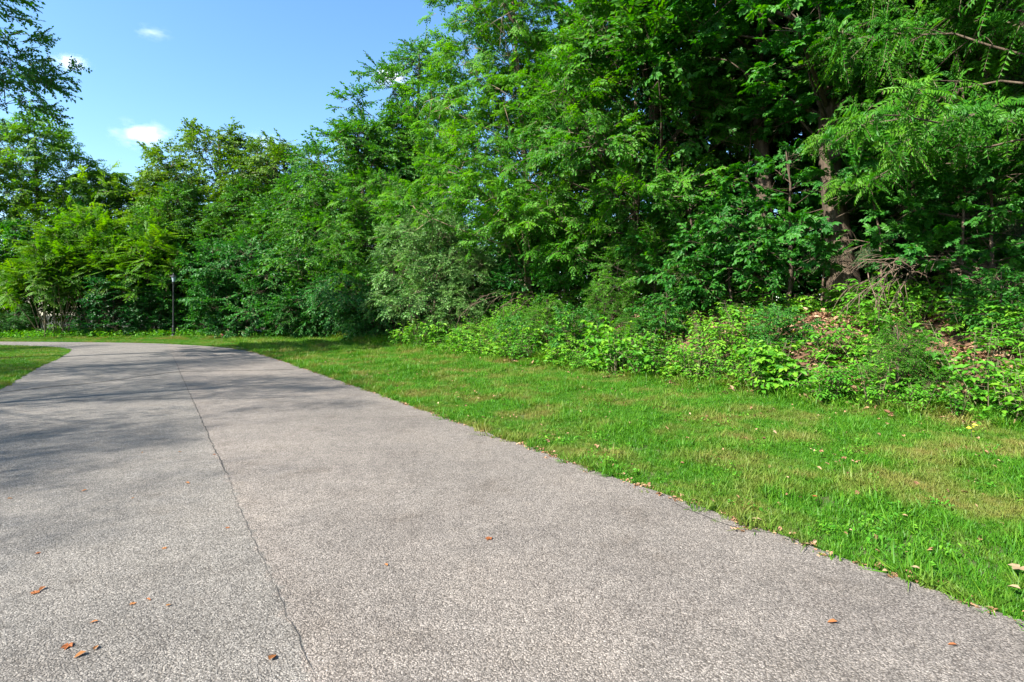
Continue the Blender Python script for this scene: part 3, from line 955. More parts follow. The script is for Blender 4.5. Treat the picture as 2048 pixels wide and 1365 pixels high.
place('vine_bush', on_ray(1740, 16.2), 'thicket of dark ivy behind the thick maple trunk', 'shrub', 'vine thickets', 0.9, 3.7)
place('vine_bush', on_ray(1100, 15.0), 'thicket of dark ivy left behind the pale bent trunk', 'shrub', 'vine thickets', 1.1, 5.0)
place('vine_bush', on_ray(1010, 15.5), 'thicket of dark ivy behind the lower pale grey-green shrub', 'shrub', 'vine thickets', 1.05, 1.3)
place('dogwood', on_ray(930, 15.5), 'bluish green tiered shrub in the shade behind the pale grey-green shrub', 'shrub', 'tiered shrubs beyond the bend', 1.05, 0.9)
place('dogwood', on_ray(1080, 14.6), 'bluish green tiered shrub close behind the pale bent trunk', 'shrub', 'tiered shrubs beyond the bend', 0.85, 2.9)
# middle: shrubs that hang over the lawn
place('olive', on_ray(868, 11.3), 'pale grey-green shrub drooping to the lawn left of the pale bent trunk', 'shrub', 'silvery olive shrubs', 1.1, 0.2)
place('olive', on_ray(945, 12.0), 'lower pale grey-green shrub spreading in front of the pale bent trunk', 'shrub', 'silvery olive shrubs', 0.66, 1.9)
place('honey', on_ray(765, 11.0), 'arching fine-leaved green shrub at the inner end of the lawn', 'shrub', 'honeysuckle shrubs', 1.25, 0.6)
place('honey', on_ray(650, Y=35.5), 'low arching green shrub at the dark left end of the lawn', 'shrub', 'honeysuckle shrubs', 1.0, 2.6)
place('elm', on_ray(735, Y=37), 'dark green dense tree stepping down from the tall feathery tree to the gap of sky', 'tree', scale=1.06, rz=0.4)
place('elm', on_ray(655, Y=41), 'dark green tree behind the step of the skyline, left of the densest crown', 'tree', scale=0.88, rz=2.2)
place('elm', on_ray(790, Y=41), 'dark green tree half hidden behind the tall feathery tree', 'tree', scale=1.2, rz=4.2)
place('locust_low', on_ray(790, Y=33), 'feathery small tree between the dense dark tree and the pale grey-green shrub', 'tree', scale=0.95, rz=0.2)
place('dogwood', on_ray(605, Y=37), 'bluish green tiered shrub at the dark back of the lawn, right one of its row', 'shrub', 'tiered shrubs beyond the bend', 1.1, 0.5)
place('dogwood', on_ray(505, Y=38), 'bluish green tiered shrub at the dark back of the lawn, middle of its row', 'shrub', 'tiered shrubs beyond the bend', 1.15, 2.0)
place('dogwood', on_ray(425, Y=39), 'bluish green tiered shrub just right of the lamp post', 'shrub', 'tiered shrubs beyond the bend', 1.1, 3.6)
place('dogwood', on_ray(690, Y=36), 'bluish green tiered shrub under the dense dark tree', 'shrub', 'tiered shrubs beyond the bend', 1.0, 5.0)
# far side of the bend
place('elm_pale', on_ray(440, Y=47), 'yellow-tinged tree making the highest point of the low skyline', 'tree', 'pale trees beyond the bend', 1.2, 0.2)
place('elm_pale', on_ray(545, Y=46), 'yellow-green tree on the skyline left of the dark dense trees', 'tree', 'pale trees beyond the bend', 1.12, 1.8)
place('elm_pale', on_ray(335, Y=48), 'yellow-green tree on the skyline below the lowest white cloud', 'tree', 'pale trees beyond the bend', 1.0, 3.5)
place('elm', on_ray(380, Y=43), 'mid green tree behind the lamp post', 'tree', scale=0.85, rz=1.0)
place('elm', on_ray(490, Y=42.5), 'mid green tree behind the middle tiered shrub', 'tree', scale=0.85, rz=3.0)
place('elm', on_ray(585, Y=42), 'mid green tree behind the right tiered shrub', 'tree', scale=0.92, rz=5.1)
place('locust_far', on_ray(70, Y=44), 'tall feathery bright tree at the left below the dark overhanging branches', 'tree', 'feathery trees left of the bend', 1.15, 0.5)
place('locust_far', on_ray(190, Y=46), 'feathery bright tree sloping down to the skyline gap, left of the white cloud', 'tree', 'feathery trees left of the bend', 0.95, 2.2)
place('locust_far', on_ray(-40, Y=42), 'feathery tree cut off by the left edge of the photo', 'tree', 'feathery trees left of the bend', 1.0, 4.0)
place('locust_far', on_ray(270, Y=48), 'small feathery tree behind the sumac clumps', 'tree', 'feathery trees left of the bend', 0.86, 1.0)
place('maple', on_ray(40, Y=39.5), 'rounded green tree at the left edge behind the grass verge', 'tree', scale=0.62, rz=1.2)
place('maple', on_ray(165, Y=43), 'rounded green tree behind the leftmost sumac', 'tree', scale=0.75, rz=3.2)
for px, Y, s, rz, lab in [
        (105, 37.6, 1.15, 0.2, 'bright yellow-green sumac clump with bare slanting stems, leftmost of three'),
        (205, 39.8, 1.55, 1.7, 'tallest sumac clump, its fronds above the dark vine-covered bush'),
        (300, 40.0, 1.5, 3.1, 'sumac clump with spreading fronds just left behind the lamp post')]:
    place('sumac', on_ray(px, Y=Y), lab, 'shrub', 'sumac clumps beyond the bend', s, rz)
place('vine_bush', on_ray(225, Y=37.4), 'dark vine-covered bush under the sumac left of the lamp post', 'shrub', scale=0.95, rz=0.9)
place('vine_bush', on_ray(305, Y=38.2), 'small dark bush directly left of the lamp post', 'shrub', scale=0.72, rz=2.9)
place('honey', on_ray(10, Y=38.0), 'bright low bush at the left edge beyond the road', 'shrub', scale=0.72, rz=1.1)
# near yard, left: one tree hangs into the picture, its neighbours shade the road
place('yard', (-20.6, 18.4), 'dark tree hanging its leafy branches into the upper left corner', 'tree', 'trees in the left yard', 1.0, 3.1)
place('shade', (-18.2, -3.2), 'yard tree left of the camera that shades the near road', 'tree', 'trees in the left yard', 1.0, 1.4)
place('shade', (-18.6, 2.6), 'yard tree just outside the left edge that shades the road', 'tree', 'trees in the left yard', 1.05, 2.6)
place('shade', (-24.5, 8.5), 'yard tree further along that shades the bend', 'tree', 'trees in the left yard', 1.15, 0.3)

place('shade', (-36.5, 15.5), 'yard tree farthest left that shades the lawn inside the bend', 'tree', 'trees in the left yard', 1.15, 4.3)

# woodland far behind: one mass nobody could count
rs = np.random.default_rng(77)
WP = []
while len(WP) < 900:
    s, n, h = rs.uniform(-30, 60), rs.uniform(20, 27), rs.uniform(0, 1) ** 1.3 * 9
    p = sn(s, n)
    if p[1] < 6 or p[1] > 80 or wob(p[0], p[1], 0.6) + 0.4 * wob(p[0], h * 2, 0.9) < -0.25 + 0.05 * h: continue
    WP.append((p[0], p[1], float(zt(p[0], p[1])) + h))
while len(WP) < 1400:                                     # low thicket behind the right-hand trees
    p = sn(rs.uniform(-12, 22), rs.uniform(19, 23)); WP.append((p[0], p[1], float(zt(p[0], p[1])) + rs.uniform(0, 4.5)))
while len(WP) < 1600:                                     # behind the dip in the middle
    x, y = rs.uniform(-18, 3), rs.uniform(41, 52); WP.append((x, y, float(zt(x, y)) + rs.uniform(0, 7)))
while len(WP) < 1900:
    WP.append((rs.uniform(-75, -12), rs.uniform(49, 55), rs.uniform(0.2, 4)))
while len(WP) < 2100:
    x, y, h = rs.uniform(-70, -12), rs.uniform(50, 58), rs.uniform(0, 1) * 9
    WP.append((x, y, h))
WP = np.array(WP)
V, Q, T, Mi = scatter('elm_small', WP, rs.normal(0, 1, (len(WP), 3)) * np.array([1, 1, 0.4]) + LIGHT, np.tile(Z3, (len(WP), 1)) + rs.normal(0, 0.3, (len(WP), 3)), rs.uniform(2.2, 3.4, len(WP)), rs)
tag(link('woodland', make_mesh('woodland', V, Q, [M['elm'], M['twig']], Mi, T)), 'leafy mass of undergrowth deep behind the front rows of trees', kind='stuff')

# ------------------------------------------------------------------ grass, ground cover, litter (stuff)
def instancer(name, P, rot, scale, idx, protos, label):
    """points that each carry one copy of a small clump"""
    me = bpy.data.meshes.new(name)
    me.vertices.add(len(P))
    me.vertices.foreach_set('co', np.ascontiguousarray(P, np.float32).ravel())
    a = me.attributes.new('rot', 'FLOAT_VECTOR', 'POINT'); a.data.foreach_set('vector', np.ascontiguousarray(rot, np.float32).ravel())
    a = me.attributes.new('scl', 'FLOAT', 'POINT'); a.data.foreach_set('value', np.ascontiguousarray(scale, np.float32))
    a = me.attributes.new('idx', 'INT', 'POINT'); a.data.foreach_set('value', np.ascontiguousarray(idx, np.int32))
    me.update()
    o = link(name, me)
    c = bpy.data.collections.new(name + '_clumps')
    for k, pm in enumerate(protos):
        po = bpy.data.objects.new('%s_clump' % name, pm)
        c.objects.link(po)
    g = bpy.data.node_groups.new(name + '_scatter', 'GeometryNodeTree')
    g.interface.new_socket('Geometry', in_out='INPUT', socket_type='NodeSocketGeometry')
    g.interface.new_socket('Geometry', in_out='OUTPUT', socket_type='NodeSocketGeometry')
    N, L = g.nodes, g.links
    gi, go = N.new('NodeGroupInput'), N.new('NodeGroupOutput')
    ip = N.new('GeometryNodeInstanceOnPoints')
    ci = N.new('GeometryNodeCollectionInfo')
    ci.inputs['Collection'].default_value = c
    ci.inputs['Separate Children'].default_value = True
    ci.inputs['Reset Children'].default_value = True

    def attr(nm, t):
        x = N.new('GeometryNodeInputNamedAttribute'); x.data_type = t; x.inputs['Name'].default_value = nm
        return x.outputs['Attribute']
    L.new(gi.outputs[0], ip.inputs['Points'])
    L.new(ci.outputs[0], ip.inputs['Instance'])
    ip.inputs['Pick Instance'].default_value = True
    L.new(attr('idx', 'INT'), ip.inputs['Instance Index'])
    L.new(attr('rot', 'FLOAT_VECTOR'), ip.inputs['Rotation'])
    L.new(attr('scl', 'FLOAT'), ip.inputs['Scale'])
    L.new(ip.outputs[0], go.inputs[0])
    md = o.modifiers.new('scatter', 'NODES'); md.node_group = g
    return tag(o, label, kind='stuff')


def grass_tuft(seed, nb=20, rad=0.05, h=0.058, w=0.0036, flop=0.6):
    rs = np.random.default_rng(seed)
    V, Q, T = [], [], []
    for i in range(nb):
        a, r = rs.uniform(0, 6.28), rad * math.sqrt(rs.random())
        p = np.array([math.cos(a) * r, math.sin(a) * r, -0.01])
        b = rs.uniform(0, 6.28); out = np.array([math.cos(b), math.sin(b), 0]); sd_ = np.array([-out[1], out[0], 0])
        hh = h * rs.uniform(0.5, 1.3); fl = flop * rs.uniform(0.2, 1.4)
        n0 = len(V)
        for t, ww in ((0, 1), (0.5, 0.85), (1, 0.1)):
            c = p + out * hh * fl * t ** 1.8 + Z3 * hh * (t - 0.28 * fl * t * t)
            V += [c - sd_ * w * ww, c + sd_ * w * ww]
        Q += [(n0, n0 + 1, n0 + 3, n0 + 2), (n0 + 2, n0 + 3, n0 + 5, n0 + 4)]
        T += [np.clip(rs.normal(0.5, 0.22), 0, 1)] * 6
    return make_mesh('grass_tuft', V, Q, [M['grass']], None, T)


tufts = [grass_tuft(300 + i) for i in range(5)] + [grass_tuft(320 + i, 16, 0.06, 0.12, 0.0042, 0.9) for i in range(2)]


def sample_area(rs, n, x0, x1, y0, y1):
    return np.stack([rs.uniform(x0, x1, n), rs.uniform(y0, y1, n)], 1)


def dist_edge(p, edge):
    out = np.empty(len(p))
    for i in range(0, len(p), 4000):
        d = np.linalg.norm(p[i:i + 4000, None] - edge[None, ::2], axis=2)
        out[i:i + 4000] = d.min(1)
    return out


rs = np.random.default_rng(40)
# right lawn
S_, N_ = rs.uniform(0, 1, 260000), rs.uniform(3.7, 10.6, 260000)
S_ = -4 + 42 * S_ ** 1.55                                  # denser where blades show singly
p = np.stack([D_ROAD[0] * S_ + N_ROAD[0] * N_, D_ROAD[1] * S_ + N_ROAD[1] * N_], 1)
keep = ~inside(ROAD_POLY, p[:, 0], p[:, 1])
vis = (p[:, 1] > 2.0) & (np.abs(p[:, 0]) < 1.15 * p[:, 1] + 1.5)
keep &= vis
p = p[keep]; N_k = N_[keep]
edge = 9.5 + 0.35 * wob(p[:, 0], p[:, 1], 0.5) + 0.2 * wob(p[:, 0], p[:, 1], 1.7)
k2 = rs.random(len(p)) < sm(1.0, -0.2, N_k - edge)
p = p[k2]; N_k = N_k[k2]; edge = edge[k2]
bare = wob(p[:, 0], p[:, 1], 1.1, 0.8) + 0.7 * wob(p[:, 0], p[:, 1], 3.1)
k3 = rs.random(len(p)) > 0.55 * sm(0.55, 1.0, bare)
p = p[k3]; N_k = N_k[k3]; edge = edge[k3]
n = len(p)
dcam = np.hypot(p[:, 0], p[:, 1])
scl = rs.uniform(0.7, 1.25, n) * (1 + 0.035 * np.maximum(dcam - 6, 0)) * (0.85 + 0.3 * wob(p[:, 0], p[:, 1], 2.0))
scl *= 1 + 0.9 * sm(-0.7, 0.5, N_k - edge)
idx = rs.integers(0, 5, n)
rag = (rs.random(n) < 0.05 + 0.16 * (wob(p[:, 0], p[:, 1], 2.6, 2.0) > 0.35)) | (rs.random(n) < 0.5 * sm(-0.3, 0.6, N_k - edge))
idx[rag] = rs.integers(5, 7, rag.sum())
P3 = np.stack([p[:, 0], p[:, 1], zt(p[:, 0], p[:, 1])], 1)
rot = np.stack([rs.normal(0, 0.18, n), rs.normal(0, 0.18, n), rs.uniform(0, 6.28, n)], 1)
instancer('lawn_grass', P3, rot, scl, idx, tufts, 'bright green mown grass between road and bank')
# ragged tufts that lean over the edge of the asphalt
k = 2600
ei = rs.integers(0, NR, k); base = RE_[ei] + rs.normal(0, 0.2, (k, 1)) * D_ROAD + N_ROAD * (rs.normal(0.03, 0.05, (k, 1)) - 0.05 * (wob(RE_[ei, 0], RE_[ei, 1], 4.0) > 0.3)[:, None])
mk = (base[:, 1] > 2) & (base[:, 1] < 30) & (rs.random(k) < 0.35 + 0.65 * (wob(base[:, 0], base[:, 1], 2.0) > 0))
base = base[mk]; k = len(base)
instancer('edge_grass', np.column_stack([base, np.full(k, 0.0)]), np.stack([rs.normal(0, 0.2, k), rs.normal(-0.25, 0.25, k), rs.uniform(0, 6.28, k)], 1), rs.uniform(0.7, 1.3, k), rs.integers(3, 7, k), tufts, 'longer tufts of grass leaning over the road edge')
# left lawn and far verge
p = np.concatenate([sample_area(rs, 90000, -34, -9, 8, 32), sample_area(rs, 60000, -42, -8, 29, 38)])
zc = zone(p[:, 0], p[:, 1])
keep = ((zc == 2) | ((zc == 1) & (p[:, 1] > 28))) & ~inside(ROAD_POLY, p[:, 0], p[:, 1]) & (np.abs(p[:, 0]) < 1.05 * p[:, 1])
p = p[keep]; n = len(p)
tall = sm(34.2, 36.2, p[:, 1] + 0.04 * np.minimum(p[:, 0] + 26, 0))
instancer('verge_grass', np.stack([p[:, 0], p[:, 1], zt(p[:, 0], p[:, 1])], 1), np.stack([rs.normal(0, 0.15, n), rs.normal(0, 0.15, n), rs.uniform(0, 6.28, n)], 1), rs.uniform(1.1, 1.8, n) * (1 + 1.6 * tall * rs.random(n)), rs.integers(0, 5, n), tufts, 'grass of the far verge and of the lawn inside the bend')


def litter_clump(seed, n=9, rad=0.16, mat='litter'):
    rs = np.random.default_rng(seed)
    T = Tmpl()
    for i in range(n):
        a, r = rs.uniform(0, 6.28), rad * math.sqrt(rs.random())
        b = rs.uniform(0, 6.28)
        T.leaf(np.array([math.cos(a) * r, math.sin(a) * r, rs.uniform(0.005, 0.03)]), np.array([math.cos(b), math.sin(b), rs.normal(0, 0.3)]), Z3 + rs.normal(0, 0.4, 3), rs.uniform(0.05, 0.11), 0.3, 'ovate', np.clip(rs.normal(0.5, 0.28), 0, 1))
    V, Q, Tt, Mi = T.done()
    return make_mesh('litter_clump', V, Q, [M[mat]], None, Tt)


lit = [litter_clump(400 + i) for i in range(4)] + [litter_clump(410 + i, 3, 0.3) for i in range(4)]
p = np.stack([D_ROAD[0] * 1, D_ROAD[1] * 1])
S_, N_ = rs.uniform(-3, 30, 9000), rs.uniform(9.0, 15.5, 9000)
p = np.stack([D_ROAD[0] * S_ + N_ROAD[0] * N_, D_ROAD[1] * S_ + N_ROAD[1] * N_], 1)
keep = (p[:, 1] > 4) & (rs.random(len(p)) < sm(9.0, 9.9, N_ - 0.3 * wob(p[:, 0], p[:, 1], 0.5)))
p = p[keep]; n = len(p)
instancer('leaf_litter', np.stack([p[:, 0], p[:, 1], zt(p[:, 0], p[:, 1])], 1), np.stack([rs.normal(0, 0.3, n), rs.normal(0, 0.3, n), rs.uniform(0, 6.28, n)], 1), rs.uniform(0.8, 1.5, n), rs.integers(0, 4, n), lit[:4], 'brown dead leaves covering the bank')
# brown crumbs along the asphalt edge
k = 1800
ei = rs.integers(0, NR, k); base = RE_[ei] + N_ROAD * rs.normal(0.01, 0.05, k)[:, None] + rs.normal(0, 0.2, (k, 1)) * D_ROAD
mk = (base[:, 1] > 2) & (base[:, 1] < 26); base = base[mk]; k = len(base)
instancer('edge_litter', np.column_stack([base, np.full(k, 0.012)]), np.stack([rs.normal(0, 0.1, k), rs.normal(0, 0.1, k), rs.uniform(0, 6.28, k)], 1), rs.uniform(0.25, 0.5, k), rs.integers(0, 4, k), lit[:4], 'thin line of brown leaf crumbs along the road edge')


# ------------------------------------------------------------------ weeds on the bank: each a plant of its own
def weed(seed, H=0.7, ns=5, kind='ovate', size=0.085, w=0.28, spread=0.35, pin=False):
    rs = np.random.default_rng(seed)
    T = Tmpl()
    for i in range(ns):
        a = rs.uniform(0, 6.28); out = np.array([math.cos(a), math.sin(a), 0])
        h = H * rs.uniform(0.6, 1.15)
        t = np.linspace(0, 1, 6)[:, None]
        pts = out * (0.05 + spread * rs.uniform(0.2, 1) * t ** 1.6) + Z3 * h * (t - 0.12 * t ** 3)
        T.stem(pts, np.linspace(0.006, 0.002, 6))
        nl = rs.integers(7, 11)
        for j in range(nl):
            f = 0.28 + 0.72 * (j + rs.random() * 0.5) / nl
            p, tg = at_arc(pts, min(f, 0.999))
            b = rs.uniform(0, 6.28); o2 = np.array([math.cos(b), math.sin(b), 0])
            if pin:
                pinnate(T, rs, p, o2 + Z3 * 0.5, Z3, 0.3 * rs.uniform(0.7, 1.1), 4, size, w, kind, 0.5, np.clip(rs.normal(0.5, 0.15), 0, 1))
            else:
                st = arc(p, o2 + Z3 * 0.45, 0.13 * rs.uniform(0.6, 1.3), 0.3, 3)
                T.stem(st, 0.002)
                for q in range(3):
                    c = b + (q - 1) * 1.0
                    T.leaf(st[-1] - (st[-1] - p) * 0.25 * abs(q - 1), np.array([math.cos(c), math.sin(c), rs.normal(-0.25, 0.2)]), Z3 + rs.normal(0, 0.35, 3) + LIGHT * 0.2, size * rs.uniform(0.75, 1.25), w, kind, np.clip(rs.normal(0.5, 0.2) + 0.15 * (f - 0.6), 0, 1))
    V, Q, Tt, Mi = T.done()
    st_q = Mi == 1

    def part(name, mask, mat):
        q = Q[mask]; used, inv = np.unique(q, return_inverse=True)
        return (name, make_mesh(name, V[used], inv.reshape(-1, 4), [mat], None, Tt[used]))
    return [part('stems', st_q, M['twig']), part('leaves', ~st_q, M['weed'])]


WEEDS = [weed(500, 0.70, 6), weed(501, 0.85, 6, size=0.075), weed(502, 0.55, 7, size=0.07, w=0.33), weed(503, 0.9, 5, size=0.11), weed(504, 0.6, 6, 'diamond', 0.07, 0.25, 0.4, True), weed(505, 0.75, 8, size=0.065), weed(506, 0.5, 6, 'lobed', 0.10, 0.36)]
for i, w_ in enumerate(WEEDS):
    PROTO['weed%d' % i] = ('bank_weed', w_)
rs = np.random.default_rng(61)
spots = []
tries = 0
while len(spots) < 285 and tries < 20000:
    tries += 1
    s, nn = rs.uniform(-0.5, 25), 9.5 + 4.6 * rs.random() ** 1.35
    p = sn(s, nn)
    dens = 1.0 - 0.85 * sm(-0.05, 0.45, wob(p[0], p[1], 1.15, 1.3)) if nn > 10.4 else 1.0 - 0.6 * sm(0.3, 0.7, wob(p[0], p[1], 1.7, 0.3))
    if nn > 11.1 and p[0] / p[1] > 0.47: dens *= 0.5      # thinner cover where the litter shows
    if rs.random() > dens * (1 - 0.5 * sm(12.5, 14, nn)): continue
    if abs(p[0]) > 0.98 * p[1] + 0.3: continue
    if any((p[0] - q[0]) ** 2 + (p[1] - q[1]) ** 2 < 0.34 ** 2 for q in spots): continue
    spots.append((p[0], p[1], s, nn))
LOOK = ['leafy', 'tall leafy', 'round-leaved', 'large-leaved', 'feathery-leaved', 'bushy small-leaved', 'lobed-leaved']
for (x, y, s, nn) in spots:
    low = nn < 10.9
    px = CX + x / y * F_PX
    k = int(rs.integers(0, 7)); sz = float(np.clip(rs.normal(1.2, 0.32), 0.6, 1.9))
    by = ('below the pale drooping shrub' if px < 1010 else 'below the pale bent trunk' if px < 1170 else 'below the pale rounded shrub' if px < 1380 else
          'below the straight bare trunk' if px < 1560 else 'below the thick maple trunk' if px < 1740 else 'below the dead branches' if px < 1890 else 'at the right edge')
    row = ('beside the lawn' if nn < 10.2 else 'in the lower fringe') if low else ('halfway up the bank' if nn < 12.2 else 'at the top of the bank')
    lab = '%s%s weed %s, %s' % ('big ' if sz > 1.22 else 'small ', LOOK[k], row, by)
    place('weed%d' % k, (x, y), lab, 'plant', 'weeds along the foot of the bank' if low else 'weeds on the upper bank', sz * (1.08 if low else 0.92), float(rs.uniform(0, 6.28)), -0.02)

for px, nn, key, sz, rz, lab in [
        (1040, 10.6, 'viburnum', 0.42, 0.3, 'dark leafy bush at the lawn edge, leftmost of the low bushes on the bank'),
        (1095, 11.2, 'pale_bush', 0.55, 1.3, 'pale fine-leaved bush below the bent trunk, behind the leftmost low bush'),
        (1150, 10.7, 'viburnum', 0.48, 2.3, 'broad-leaved low bush at the lawn edge right of the bent trunk'),
        (1205, 11.6, 'pale_bush', 0.62, 3.3, 'tallest pale fine-leaved bush on the left part of the bank'),
        (1265, 10.8, 'pale_bush', 0.45, 4.3, 'small pale fine-leaved bush near the lawn, below the ivy thicket'),
        (1330, 11.7, 'viburnum', 0.45, 5.3, 'broad-leaved low bush halfway up the bank below the rounded pale shrub'),
        (1560, 11.3, 'viburnum', 0.34, 0.9, 'small broad-leaved bush on the bank between the two brown trunks'),
        (1790, 10.4, 'pale_bush', 0.46, 1.9, 'bluish fine-leaved bush in the lower fringe, below the dead branches'),
        (2000, 12.3, 'viburnum', 0.40, 2.9, 'broad-leaved bush on the bank at the right edge of the photo')]:
    place(key, on_ray(px, nn), lab, 'shrub', 'low bushes on the bank', sz, rz)

# low cover between them
seedl = []
for i in range(4):
    T = Tmpl(); r_ = np.random.default_rng(600 + i)
    for j in range(11):
        b = r_.uniform(0, 6.28); rr0 = 0.16 * math.sqrt(r_.random()); c = r_.uniform(0, 6.28)
        T.leaf(np.array([math.cos(b) * rr0, math.sin(b) * rr0, r_.uniform(0.04, 0.2)]), np.array([math.cos(c), math.sin(c), r_.normal(-0.1, 0.3)]), Z3 + r_.normal(0, 0.4, 3), r_.uniform(0.05, 0.09), 0.3, 'ovate', np.clip(r_.normal(0.45, 0.22), 0, 1))
    V, Q, Tt, Mi = T.done()
    seedl.append(make_mesh('seedling_clump', V, Q, [M['weed']], None, Tt))
S_, N_ = rs.uniform(-2, 34, 9000), rs.uniform(9.4, 18, 9000)
p = np.stack([D_ROAD[0] * S_ + N_ROAD[0] * N_, D_ROAD[1] * S_ + N_ROAD[1] * N_], 1)
gapm = sm(0.05, 0.5, wob(p[:, 0], p[:, 1], 1.15, 1.3)) * (N_ > 10.4)
keep = (p[:, 1] > 4) & (rs.random(len(p)) > 0.9 * gapm) & (rs.random(len(p)) < sm(9.2, 10.2, N_))
p = p[keep]; n = len(p)
instancer('ground_cover', np.stack([p[:, 0], p[:, 1], zt(p[:, 0], p[:, 1])], 1), np.stack([rs.normal(0, 0.2, n), rs.normal(0, 0.2, n), rs.uniform(0, 6.28, n)], 1), rs.uniform(0.8, 1.7, n), rs.integers(0, 4, n), seedl, 'low leafy seedlings covering the bank and the wood floor')
S_, N_ = -4 + 30 * rs.random(5200) ** 1.4, rs.uniform(3.95, 9.6, 5200)
p = np.stack([D_ROAD[0] * S_ + N_ROAD[0] * N_, D_ROAD[1] * S_ + N_ROAD[1] * N_], 1)
p = p[(p[:, 1] > 2.2) & (wob(p[:, 0], p[:, 1], 1.9, 3.0) + 0.6 * wob(p[:, 0], p[:, 1], 5.0) > 0.25)]; n = len(p)
instancer('lawn_clover', np.stack([p[:, 0], p[:, 1], zt(p[:, 0], p[:, 1])], 1), np.stack([rs.normal(0, 0.2, n), rs.normal(0, 0.2, n), rs.uniform(0, 6.28, n)], 1), rs.uniform(0.28, 0.5, n), rs.integers(0, 4, n), seedl, 'clover and small broad leaves growing in the lawn')
S_, N_ = -4 + 30 * rs.random(900) ** 1.4, rs.uniform(3.95, 9.6, 900)
p = np.stack([D_ROAD[0] * S_ + N_ROAD[0] * N_, D_ROAD[1] * S_ + N_ROAD[1] * N_], 1)
p = p[p[:, 1] > 2.2]; n = len(p)
instancer('lawn_litter', np.stack([p[:, 0], p[:, 1], zt(p[:, 0], p[:, 1]) + 0.035], 1), np.stack([rs.normal(0, 0.3, n), rs.normal(0, 0.3, n), rs.uniform(0, 6.28, n)], 1), rs.uniform(0.3, 0.6, n), rs.integers(0, 4, n), lit[4:], 'scattered dry leaf bits in the lawn')
p = np.concatenate([sample_area(rs, 2600, -42, -6, 35.5, 40)])
p = p[zone(p[:, 0], p[:, 1]) == 0]; n = len(p)
instancer('hedge_cover', np.stack([p[:, 0], p[:, 1], zt(p[:, 0], p[:, 1])], 1), np.stack([rs.normal(0, 0.2, n), rs.normal(0, 0.2, n), rs.uniform(0, 6.28, n)], 1), rs.uniform(1.2, 2.4, n), rs.integers(0, 4, n), seedl, 'low growth at the foot of the shrubs beyond the bend')


# ------------------------------------------------------------------ dead branches
def dead_tangle(seed, n, L, spread_dir, name='branch'):
    rs = np.random.default_rng(seed)
    out = []
    for i in range(n):
        W = Wood()
        d = nrm(np.asarray(spread_dir) + rs.normal(0, 0.5, 3) * np.array([1, 1, 0.35]))
        l = L * rs.uniform(0.55, 1.1)
        pts = arc(rs.normal(0, 0.16, 3) * np.array([2.5, 1, 0.5]), d, l, rs.uniform(0.08, 0.34), 8)
        pts[1:] += np.cumsum(rs.normal(0, 0.02 * l, (7, 3)), 0)
        W.tube(pts, np.linspace(0.012, 0.003, 8), 5)
        for j in range(7):
            q, tg = at_arc(pts, 0.3 + 0.095 * j)
            s = nrm(np.cross(tg, Z3)) * (1 if j % 2 else -1)
            sp = arc(q, tg + s * rs.uniform(0.2, 0.8) + Z3 * rs.normal(-0.1, 0.25), l * rs.uniform(0.18, 0.4), 0.35, 5)
            sp[1:] += np.cumsum(rs.normal(0, 0.008, (4, 3)), 0)
            W.tube(sp, np.linspace(0.008, 0.003, 5), 4)
        out.append(W.mesh(name, M['dead_wood']))
    return out


def dead_thing(name, xyz, meshes, label, cat):
    o = bpy.data.objects.new(name, None); COL.objects.link(o); o.location = xyz
    tag(o, label, cat)
    for m in meshes: link('branch', m, o)
    return o


bx = on_ray(1830, 12.7)
dead_thing('dead_branch_tangle', (bx[0], bx[1], 1.6 + (631 - 528) / F_PX * bx[1]), dead_tangle(700, 14, 1.6, (0.85, -0.55, -0.12)) + dead_tangle(701, 12, 1.4, (-0.85, -0.45, -0.06)),
           'tangle of bare brown dead branches sweeping over the bank at the right', 'dead branches')
bx = on_ray(1035, 11.9)
dead_thing('dead_branch_tangle', (bx[0], bx[1], 1.6 + (631 - 590) / F_PX * bx[1]), dead_tangle(702, 5, 1.6, (-0.8, -0.4, -0.3)),
           'thin bare twigs hanging at the foot of the pale bent trunk', 'dead branches')
bx = on_ray(1005, 11.6)
W = Wood()
zb = lambda py, Y: CAMH + (HZ - py) / F_PX * Y
Yb = bx[1]
W.tube(np.array([((980 - CX) / F_PX * Yb, Yb, zb(-40, Yb)), ((1005 - CX) / F_PX * Yb, Yb, zb(5, Yb)), ((1022 - CX) / F_PX * Yb, Yb + 0.2, zb(32, Yb)), ((1045 - CX) / F_PX * Yb, Yb + 0.4, zb(58, Yb)), ((1062 - CX) / F_PX * Yb, Yb + 1.0, zb(90, Yb))]), [0.03, 0.06, 0.07, 0.06, 0.05], 6)
o = tag(link('dead_limb', W.mesh('dead_limb', M['dead_wood'])), 'pale bare limb slanting through the leaves at the top centre', 'branch')

